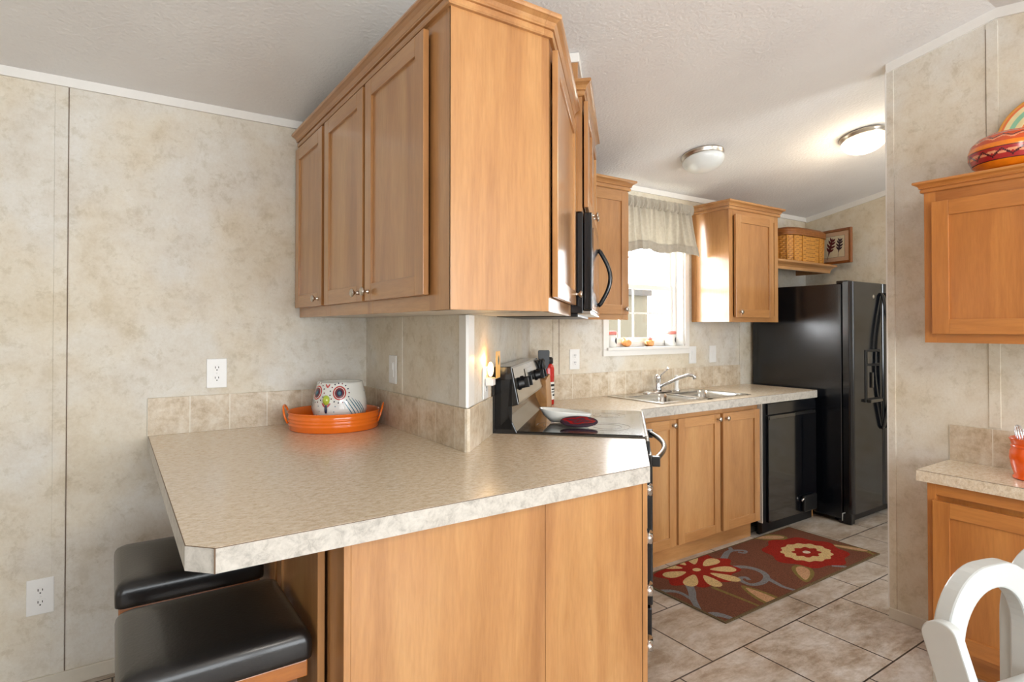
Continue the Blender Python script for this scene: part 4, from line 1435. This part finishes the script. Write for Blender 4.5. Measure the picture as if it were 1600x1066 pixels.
# own frame: x runs from the near edge back towards the wall; front looks to +y
PW, PH = .31, .285
m = MB()
for x0, x1, z0, z1 in ((0, .022, 0, PH), (PW - .022, PW, 0, PH), (.022, PW - .022, 0, .022), (.022, PW - .022, PH - .022, PH)):
    m.box(x0, x1, -.012, .012, z0, z1, 0, .004)
m.build('frame', M['frame_wood'], pc_)
MB().box(.02, PW - .02, -.004, .002, .02, PH - .02).build('mat_board', M['paper'], pc_)
MB().box(.062, PW - .055, .002, .0028, .055, PH - .055).build('border_line', M['leaf_dark'], pc_)
MB().box(.0635, PW - .0565, .0028, .0034, .0565, PH - .0565).build('art_sheet', M['art'], pc_)
def leaf(name, cx, cz, k, mat, ang):
    m = MB()
    ca, sa = math.cos(ang), math.sin(ang)
    def T(x, z):
        return (cx + k * (x * ca - z * sa), .0038, cz + k * (x * sa + z * ca))
    def blade(x0, z0, x1, z1, w):
        dx, dz = x1 - x0, z1 - z0
        L_ = math.hypot(dx, dz)
        nx, nz = -dz / L_, dx / L_
        pts = [T(x0 + dx * f + nx * w * math.sin(PI * f ** .8) * s, z0 + dz * f + nz * w * math.sin(PI * f ** .8) * s) for s, fs in ((1, (0, .25, .5, .75, 1)), (-1, (.75, .5, .25))) for f in fs]
        m.poly(pts)
    blade(0, -.9, 0, 1.0, .12)
    for z, L_ in ((-.35, .42), (.0, .5), (.35, .42), (.62, .3)):
        for s in (-1, 1):
            blade(0, z - .12, s * L_, z + .28, .11)
    m.poly([T(-.02, -1.25), T(.02, -1.25), T(.02, -.8), T(-.02, -.8)])
    return m.build(name, mat, pc_, solid=.0004)
leaf('leaf_print', .192, .142, .086, M['leaf_red'], .3)
leaf('leaf_print', .110, .146, .070, M['leaf_dark'], .15)

# ------------------------------------------------------------------ rug
rugm = MB()
RX0, RX1, RY0, RY1 = 2.327, 3.802, 1.692, 2.268
rugm.box(RX0, RX1, RY0, RY1, .0005, .007, 6, .002)
rugm.box(RX0 + .012, RX1 - .012, RY0 + .012, RY1 - .012, .0066, .0074, 0)
LV = [0.0076]
def clip(pts):
    xs0, xs1, ys0, ys1 = RX0 + .012, RX1 - .012, RY0 + .012, RY1 - .012
    def cl(ps, inside, inter):
        out = []
        for i in range(len(ps)):
            a, b = ps[i - 1], ps[i]
            if inside(b):
                if not inside(a): out.append(inter(a, b))
                out.append(b)
            elif inside(a):
                out.append(inter(a, b))
        return out
    for ax, lim, sg in ((0, xs0, 1), (0, xs1, -1), (1, ys0, 1), (1, ys1, -1)):
        if not pts: return pts
        pts = cl(pts, lambda p: (p[ax] - lim) * sg >= 0, lambda a, b: tuple(a[k] + (b[k] - a[k]) * (lim - a[ax]) / (b[ax] - a[ax]) for k in (0, 1)))
    return pts
def patch(pts, mi, dz=0.0):
    pts = clip(list(pts))
    if len(pts) >= 3:
        rugm.poly([(x, y, LV[0] + dz) for x, y in pts], mi)
def ruffle(cx, cy, rx, ry, amp, k, mi, dz, ph0=0.0, n=96):
    pts = [(cx + rx * (1 + amp * math.cos(k * t + ph0)) * math.cos(t), cy + ry * (1 + amp * math.cos(k * t + ph0)) * math.sin(t)) for t in [2 * PI * i / n for i in range(n)]]
    # fan of quads from the centre keeps every face convex
    for i in range(n):
        patch([(cx, cy), pts[i], pts[(i + 1) % n]], mi, dz)
def petal(cx, cy, ang, r0, r1, w, mi, dz):
    ca, sa = math.cos(ang), math.sin(ang)
    P = []
    for i in range(20):
        t = 2 * PI * i / 20
        u = (r0 + r1) / 2 - (r1 - r0) / 2 * math.cos(t)
        v = w * math.sin(t) * (.45 + .70 * (u - r0) / (r1 - r0))
        P.append((cx + u * ca - v * sa, cy + u * sa + v * ca))
    patch(P, mi, dz)
def vine(pts, w, mi, dz):
    P = [Vector(p) for p in pts]
    Q = []
    for i in range(len(P) - 1):
        a, b, c_, d = P[max(i - 1, 0)], P[i], P[i + 1], P[min(i + 2, len(P) - 1)]
        for k in range(6):
            t = k / 6
            Q.append(.5 * ((2 * b) + (c_ - a) * t + (2 * a - 5 * b + 4 * c_ - d) * t * t + (3 * b - a - 3 * c_ + d) * t ** 3))
    Q.append(P[-1])
    side = []
    for i, q_ in enumerate(Q):
        d = (Q[min(i + 1, len(Q) - 1)] - Q[max(i - 1, 0)]).normalized()
        nrm = Vector((-d.y, d.x)) * (w * (1 - .45 * i / len(Q)))
        side.append((tuple(q_ + nrm), tuple(q_ - nrm)))
    for (a0, a1), (b0, b1) in zip(side, side[1:]):
        patch([a0, a1, b1, b0], mi, dz)
vine([(2.906, 2.055), (2.958, 2.02), (2.978, 1.954), (2.947, 1.886), (2.859, 1.848), (2.784, 1.864), (2.777, 1.916), (2.802, 1.947), (2.836, 1.936), (2.821, 1.905)], .020, 3, 0)
vine([(2.926, 1.875), (2.906, 1.804), (2.896, 1.753), (2.911, 1.685)], .017, 3, .0001)
vine([(2.52, 2.06), (2.455, 1.985), (2.401, 1.936), (2.358, 1.883), (2.324, 1.837)], .022, 3, 0)
vine([(2.327, 2.082), (2.378, 2.048), (2.397, 2.002), (2.385, 1.929)], .017, 3, .0001)
vine([(2.96, 2.165), (3.056, 2.21), (3.109, 2.221), (3.146, 2.262)], .020, 3, 0)
vine([(3.10, 2.218), (3.149, 2.193), (3.17, 2.164), (3.133, 2.15), (3.118, 2.18)], .014, 3, .0001)
vine([(2.323, 1.781), (2.36, 1.765), (2.378, 1.725), (2.383, 1.695)], .024, 3, 0)
vine([(2.586, 1.963), (2.594, 1.826), (2.598, 1.74), (2.6, 1.685)], .012, 4, 0)
vine([(3.75, 1.69), (3.78, 1.80)], .014, 4, 0)
def leafp(cx, cy, ang, L_, w):
    petal(cx, cy, ang, -L_ / 2, L_ / 2, w, 4, .0002)
    petal(cx, cy, ang, -L_ / 2 + .03, L_ / 2 - .02, w * .62, 5, .0003)
leafp(3.145, 1.79, math.radians(35), .24, .066)
leafp(2.71, 1.76, math.radians(-98), .26, .068)
leafp(3.49, 2.225, math.radians(-30), .26, .06)
leafp(3.735, 1.85, math.radians(-65), .26, .04)
vine([(3.38, 1.76), (3.44, 1.69)], .016, 3, .0002)
ruffle(2.70, 2.15, .255, .185, .10, 9, 1, .0004, .4)
for k in range(9):
    petal(2.70, 2.15, 2 * PI * k / 9 + .15, .075, .236 if k % 2 else .222, .044, 2, .0005)
ruffle(2.70, 2.15, .026, .020, .0, 5, 2, .0006)
ruffle(3.455, 1.955, .255, .215, .07, 8, 1, .0004)
ruffle(3.455, 1.948, .165, .128, .05, 13, 2, .0005)
ruffle(3.455, 1.948, .092, .066, .12, 8, 1, .0006)
ruffle(3.455, 1.948, .026, .020, .0, 5, 7, .0007)
rug = rugm.build('rug', [M['rug_' + k] for k in ('ground', 'red', 'beige', 'blue', 'olive', 'tan', 'edge', 'white')])
tag(rug, 'brown kitchen rug with red and beige flowers lying before the sink cabinet', 'rug')

# ------------------------------------------------------------------ bar stools
def stool():
    t = thing('bar_stool', 'black padded bar stool nearest the camera, half under the countertop', 'stool')
    hx, hy = .198, .194
    DZ = .012
    rings = []
    for d, z, r in ((.008, .545, .018), (.001, .550, .018), (.0, .560, .018), (.0, .586, .018), (.002, .598, .020), (.008, .609, .022), (.018, .616, .026), (.034, .6195, .03), (.07, .6215, .03), (.12, .6225, .03), (.17, .623, .015)):
        rings.append([(x, y, z + DZ) for x, y in rrect(0, 0, hx - d, hy - d, min(r, hy - d - .001), 6)])
    MB().loft(rings).build('seat_cushion', M['leather'], t)
    m = MB()
    for a in (-1, 1):
        m.box(-hx + .012, hx - .012, a * (hy - .030), a * (hy - .010), .505 + DZ, .545 + DZ, 0, .003)
        m.box(a * (hx - .030), a * (hx - .010), -hy + .031, hy - .031, .505 + DZ, .545 + DZ, 0, .003)
    m.build('apron', M['stool_wood'], t)
    for sx in (-1, 1):
        for sy in (-1, 1):
            l = MB()
            c0 = [(sx * (hx - .055), sy * (hy - .055))]
            b0 = (sx * (hx - .022), sy * (hy - .022))
            rings = []
            for (cx, cy), h, z in ((b0, .017, 0.0), (c0[0], .021, .54 + DZ)):
                rings.append([(cx - h, cy - h, z), (cx + h, cy - h, z), (cx + h, cy + h, z), (cx - h, cy + h, z)])
            l.loft(rings, smooth=False)
            l.build('leg', M['stool_dark'], t)
    for sx in (-1, 1):
        MB().box(sx * (hx - .047), sx * (hx - .027), -hy + .045, hy - .045, .21, .24, 0, .003).build('stretcher', M['stool_dark'], t)
    for sy in (-1, 1):
        MB().box(-hx + .04, hx - .04, sy * (hy - .043), sy * (hy - .023), .14, .17, 0, .003).build('stretcher', M['stool_dark'], t)
    return t


s1 = stool()
s1.location = (.209, 1.640, 0)
s2 = copy_tree(s1)
s2.location = (.209, 2.190, 0)
s2['label'] = 'black padded bar stool at the back, next to the wall with the low outlet'
for s in (s1, s2):
    s['group'] = 'bar stools at the peninsula'

# ------------------------------------------------------------------ desk with hutch on the right wall
dc = thing('countertop', 'small speckled laminate desk counter on the right wall, holding the orange crock', 'countertop')
for nm, z0, z1, ins, mt in (('edge_band', .738, .7798, 0, 'laminate'), ('edge_seam', .7798, .7812, 0, 'gap'), ('laminate_top', .7812, .782, .0015, 'laminate')):
    MB().box(2.689 + ins, XR - .001, -.30, 1.06 - ins, z0, z1).build(nm, M[mt], dc)
DB = 1.031
db = thing('desk_cabinet', 'honey-toned base cabinet beneath the desk counter on the right wall', 'cabinet', (2.715, DB, 0), -PI / 2)
MB().box(.002, 1.3, .019, .302, .09, .737).build('carcass', M['oak_v'], db)
MB().box(.02, 1.29, .06, .30, 0, .09).build('toe_kick', M['oak_h'], db)
frame(db, 0, 1.3, .09, .738, 0, [(0, .03), (.50, .55), (1.0, 1.05), (1.27, 1.3)], [(.09, .13), (.69, .738)], wv='oak_v', wh='oak_h')
shaker(db, .026, .515, .115, .672, 0, .058, None, 'oak_v', 'oak_h')
shaker(db, .535, 1.02, .115, .672, 0, .058, None, 'oak_v', 'oak_h')
hu = thing('hutch_cabinet', 'honey-toned wall cabinet above the desk on the right wall, with bowl and plate on top', 'cabinet', (2.715, 1.035, 0), -PI / 2)
MB().box(.002, 1.3, .019, .302, 1.298, 1.90).build('carcass', M['oak_v'], hu)
MB().box(.004, 1.3, .02, .30, 1.2945, 1.2975).build('underside', M['under'], hu)
frame(hu, 0, 1.3, 1.294, 1.90, 0, [(0, .04), (.50, .55), (1.0, 1.05), (1.27, 1.3)], [(1.294, 1.34), (1.85, 1.90)], wv='oak_v', wh='oak_h')
shaker(hu, .034, .515, 1.329, 1.852, 0, .058, None, 'oak_v', 'oak_h')
shaker(hu, .535, 1.02, 1.329, 1.852, 0, .058, None, 'oak_v', 'oak_h')
MB().sweep([(0, .302), (0, 0), (1.3, 0)], [(o_ * .8, h * .75) for o_, h in CROWN], 1.896).build('crown_moulding', M['oak_h'], hu)
MB().box(.002, 1.3, .002, .302, 1.935, 1.940).build('top_board', M['oak_h'], hu)

# striped bowl on the hutch
bo = thing('striped_bowl', 'orange and red zigzag-striped pottery bowl on top of the hutch', 'bowl', (2.822, .775, 1.9405))
prof = [(.085, 0), (.115, .012), (.140, .035), (.152, .060), (.153, .085), (.143, .112), (.122, .132), (.098, .142), (.096, .144), (.092, .140)]
def interp(prof, k):
    out = []
    for (r0, z0), (r1, z1) in zip(prof, prof[1:]):
        for i in range(k):
            out.append((r0 + (r1 - r0) * i / k, z0 + (z1 - z0) * i / k))
    out.append(prof[-1])
    return out
pr = interp(prof, 9)
def bowl_m(u, v):
    z = pr[min(len(pr) - 1, int(v * (len(pr) - 1) + .5))][1]
    zig = abs(((u * 14) % 1) * 2 - 1)
    zig2 = abs(((u * 14 + .5) % 1) * 2 - 1)
    if z < .030: return 0
    if z < .034: return 3
    if z < .075:
        c_ = .043 + .024 * zig
        if abs(z - c_) < .0035: return 3
        c2 = .054 + .006 * zig2
        if abs(z - c2) < .005: return 4
        return 2
    if z < .078: return 3
    if z < .096: return 0
    if z < .130:
        c_ = .107 + .012 * zig
        if abs(z - c_) < .003: return 4
        if abs(z - c_ - .006) < .002: return 3
        return 1
    return 1
MB().lathe(pr, (0, 0, 0), 168, 0, .92, .92, True, False, bowl_m).build('body', [M['bowl_orange'], M['bowl_rust'], M['bowl_red'], M['bowl_dark'], M['bowl_pink']], bo)
# plate leaning against the wall behind the bowl
pl = thing('striped_plate', 'large plate with coloured ring stripes leaning on the wall behind the bowl', 'plate', (3.006, .712, 1.9405))
PR = .165
pp = [(.0005, .0), (.07, .0), (.085, .004), (.100, .012), (PR, .022), (PR + .001, .024), (PR, .026), (.100, .017), (.083, .008), (.07, .005), (.0005, .005)]
pq = interp(pp, 8)
def plate_m(u, v):
    k = int(v * (len(pq) - 1) + .5)
    r = pq[k][0]
    if r > .157: return 2
    if r > .149: return 3
    if r > .140: return 0
    if r > .130: return 1
    if r > .127: return 4
    if r > .118: return 1
    if r > .108: return 0
    if r > .104: return 3
    if r > .098: return 0
    return 3
Mpl = Matrix.Translation((0, 0, PR * .985)) @ Matrix.Rotation(math.radians(-90 + 4), 4, 'Y')
MB().lathe(pq, (0, 0, 0), 72, 0, 1, 1, True, True, plate_m, M=Mpl).build('body', [M['plate_cream'], M['plate_green'], M['plate_gold'], M['plate_orange'], M['plate_blue']], pl)

# orange crock with whisks on the desk counter
cr = thing('utensil_crock', 'orange glazed ceramic crock on the desk counter, filled with whisks', 'crock', (2.865, .742, .7825))
MB().lathe([(.050, 0), (.058, .003), (.058, .010), (.053, .016), (.062, .045), (.068, .080), (.066, .105), (.060, .122), (.062, .134), (.068, .150), (.070, .154), (.066, .155), (.058, .138), (.060, .09), (.05, .02), (.0001, .015)], n=40).build('body', M['orange_glaze'], cr)
MB().lathe([(.0605, .118), (.0645, .121), (.0645, .126), (.061, .129)], n=40, cap0=False, cap1=False).build('rim_band', M['orange_glaze'], cr)
def whisk(label, base, tip, r):
    w = thing('whisk', label, 'whisk', (2.865, .742, .7825))
    b0, t0 = Vector(base), Vector(tip)
    ax = (t0 - b0).normalized()
    s = ax.cross(Vector((0, 0, 1))).normalized()
    if s.length < .1: s = Vector((1, 0, 0))
    v = ax.cross(s)
    L_ = (t0 - b0).length
    MB().tube([b0, b0 + ax * L_ * .35], .006, 8).build('handle', M['steel'], w)
    m = MB()
    for k in range(6):
        a = PI * k / 6
        d = s * math.cos(a) + v * math.sin(a)
        path = []
        for i in range(17):
            f = i / 16
            q_ = f * PI
            rr = r * math.sin(q_) ** .8 if 0 < f < 1 else 0
            # up one side, over the top, down the other
            u = -math.cos(q_)
            path.append(b0 + ax * (L_ * (.35 + .65 * math.sin(q_) ** .55)) + d * (r * u * (-1) * (1 if f else 1)) * math.sin(max(.15, min(1, 1)) * PI / 2) * (math.sin(q_) ** .35 if 0 < f < 1 else 0))
        m.tube(path, .0013, 5)
    m.build('wire_loops', M['chrome'], w)
    return w
whisk('steel balloon whisk standing upright in the orange crock', (0, 0, .02), (.01, -.01, .245), .032)
whisk('small steel whisk leaning toward the left rim of the orange crock', (.0, .0, .02), (-.005, .042, .20), .022)

# ------------------------------------------------------------------ white chair in the near right corner
ch = thing('white_chair', 'white arched-back chair cut off by the lower right edge, beside the desk', 'chair', (1.815, .652, 0), math.radians(-14))
def hoop(w, ztop, band, y0, y1, rad, zb):
    """arched board: outline in x,z; extruded in y"""
    def arc(x0, x1, zt, r):
        pts = [(x0, zb)]
        for i in range(13):
            a = PI - PI / 2 * i / 12
            pts.append((x0 + r + r * math.cos(a), zt - r * 1.1 + r * 1.1 * math.sin(a)))
        for i in range(13):
            a = PI / 2 - PI / 2 * i / 12
            pts.append((x1 - r + r * math.cos(a), zt - r * 1.1 + r * 1.1 * math.sin(a)))
        pts.append((x1, zb))
        return pts
    o_ = arc(0, w, ztop, rad)
    i_ = arc(band, w - band, ztop - band, rad - band * .6)
    m = MB()
    rings = []
    for po_, pi_ in zip(o_, i_):
        rings.append([(po_[0], y0, po_[1]), (po_[0], y1, po_[1]), (pi_[0], y1, pi_[1]), (pi_[0], y0, pi_[1])])
    m.loft(rings, smooth=False)
    return m
hoop(.385, .707, .064, -.012, .034, .165, .02).build('back_hoop', M['chair_white'], ch, bevel=.006)
def board(name, x0, x1, p0_, p1_, w):
    """flat leg in the plane of constant x, rounded at the top; p = (y,z) centres"""
    a, b = Vector(p0_), Vector(p1_)
    d = (b - a).normalized(); nrm = Vector((-d.y, d.x))
    pts = []
    for i in range(13):
        q_ = PI * i / 12
        pts.append(tuple(a + nrm * (w / 2) * math.cos(q_) - d * (w / 2.6) * math.sin(q_)))
    pts.append(tuple(b - nrm * w / 2)); pts.append(tuple(b + nrm * w / 2))
    return MB().prism(pts, x0, x1, axis='x', bev=.004).build(name, M['chair_white'], ch)
board('leg', -.032, -.003, (-.006, .552), (-.20, 0.0), .095)
board('leg', .388, .417, (-.006, .552), (-.20, 0.0), .095)
h2 = hoop(.385, .700, .064, .03, .07, .165, .05)
h2 = h2.build('rear_hoop', M['chair_white'], ch, bevel=.006)
h2.location = (.335, 0, 0)
m = MB()
rings = [[(x, y, z) for x, y in rrect(.225, -.20, .185 - d, .185 - d, .12, 8)] for d, z in ((.01, .365), (0, .372), (0, .395), (.008, .402), (.03, .404))]
m.loft(rings)
m.build('seat', M['chair_white'], ch)

# ------------------------------------------------------------------ vessel on top of the near cabinets
o = thing('ceramic_vessel', 'white vessel standing on top of the upper cabinet, almost cut off by the top edge', 'vase', (1.075, 1.60, 2.19))
MB().lathe([(.035, 0.011), (.05, .02), (.058, .10), (.048, .18), (.030, .23), (.032, .27), (.036, .285), (.029, .284)], n=28).build('body', M['porcelain'], o)
MB().sheet(lambda u, v: (-.03 - .09 * u, -.02 + .03 * (v - .5) * math.sin(PI * min(.98, max(.02, u))), 0.235 + .015 * math.sin(u * 2.6)), 10, 4).build('leaf', M['green'], o, solid=.001)

# ------------------------------------------------------------------ outside the kitchen window
struct(MB().box(-6, 16, 3.2, 14, -.6, -.5).build('ground', M['grass']))
nb = thing('garden_shed', 'tan shed with dark eave seen through the lower window sash', 'shed', (4.0, 5.4, -.5))
MB().box(-1.6, 1.815, 0, 1.6, 0, 2.27).build('wall', M['tan_siding'], nb)
MB().box(-1.65, 1.83, -.06, 1.66, 2.27, 2.36).build('eave', M['shed_eave'], nb)
ol = thing('outdoor_lamp', 'small grey lamp on a thin post outside the upper sash', 'lamp', (5.75, 5.2, -.5))
MB().tube([(0, 0, 0), (0, 0, 2.45)], .018, 8).build('post', M['under'], ol)
MB().box(-.09, .09, -.05, .05, 2.45, 2.58, 0, .01).build('lamp_head', M['ring_grey'], ol)
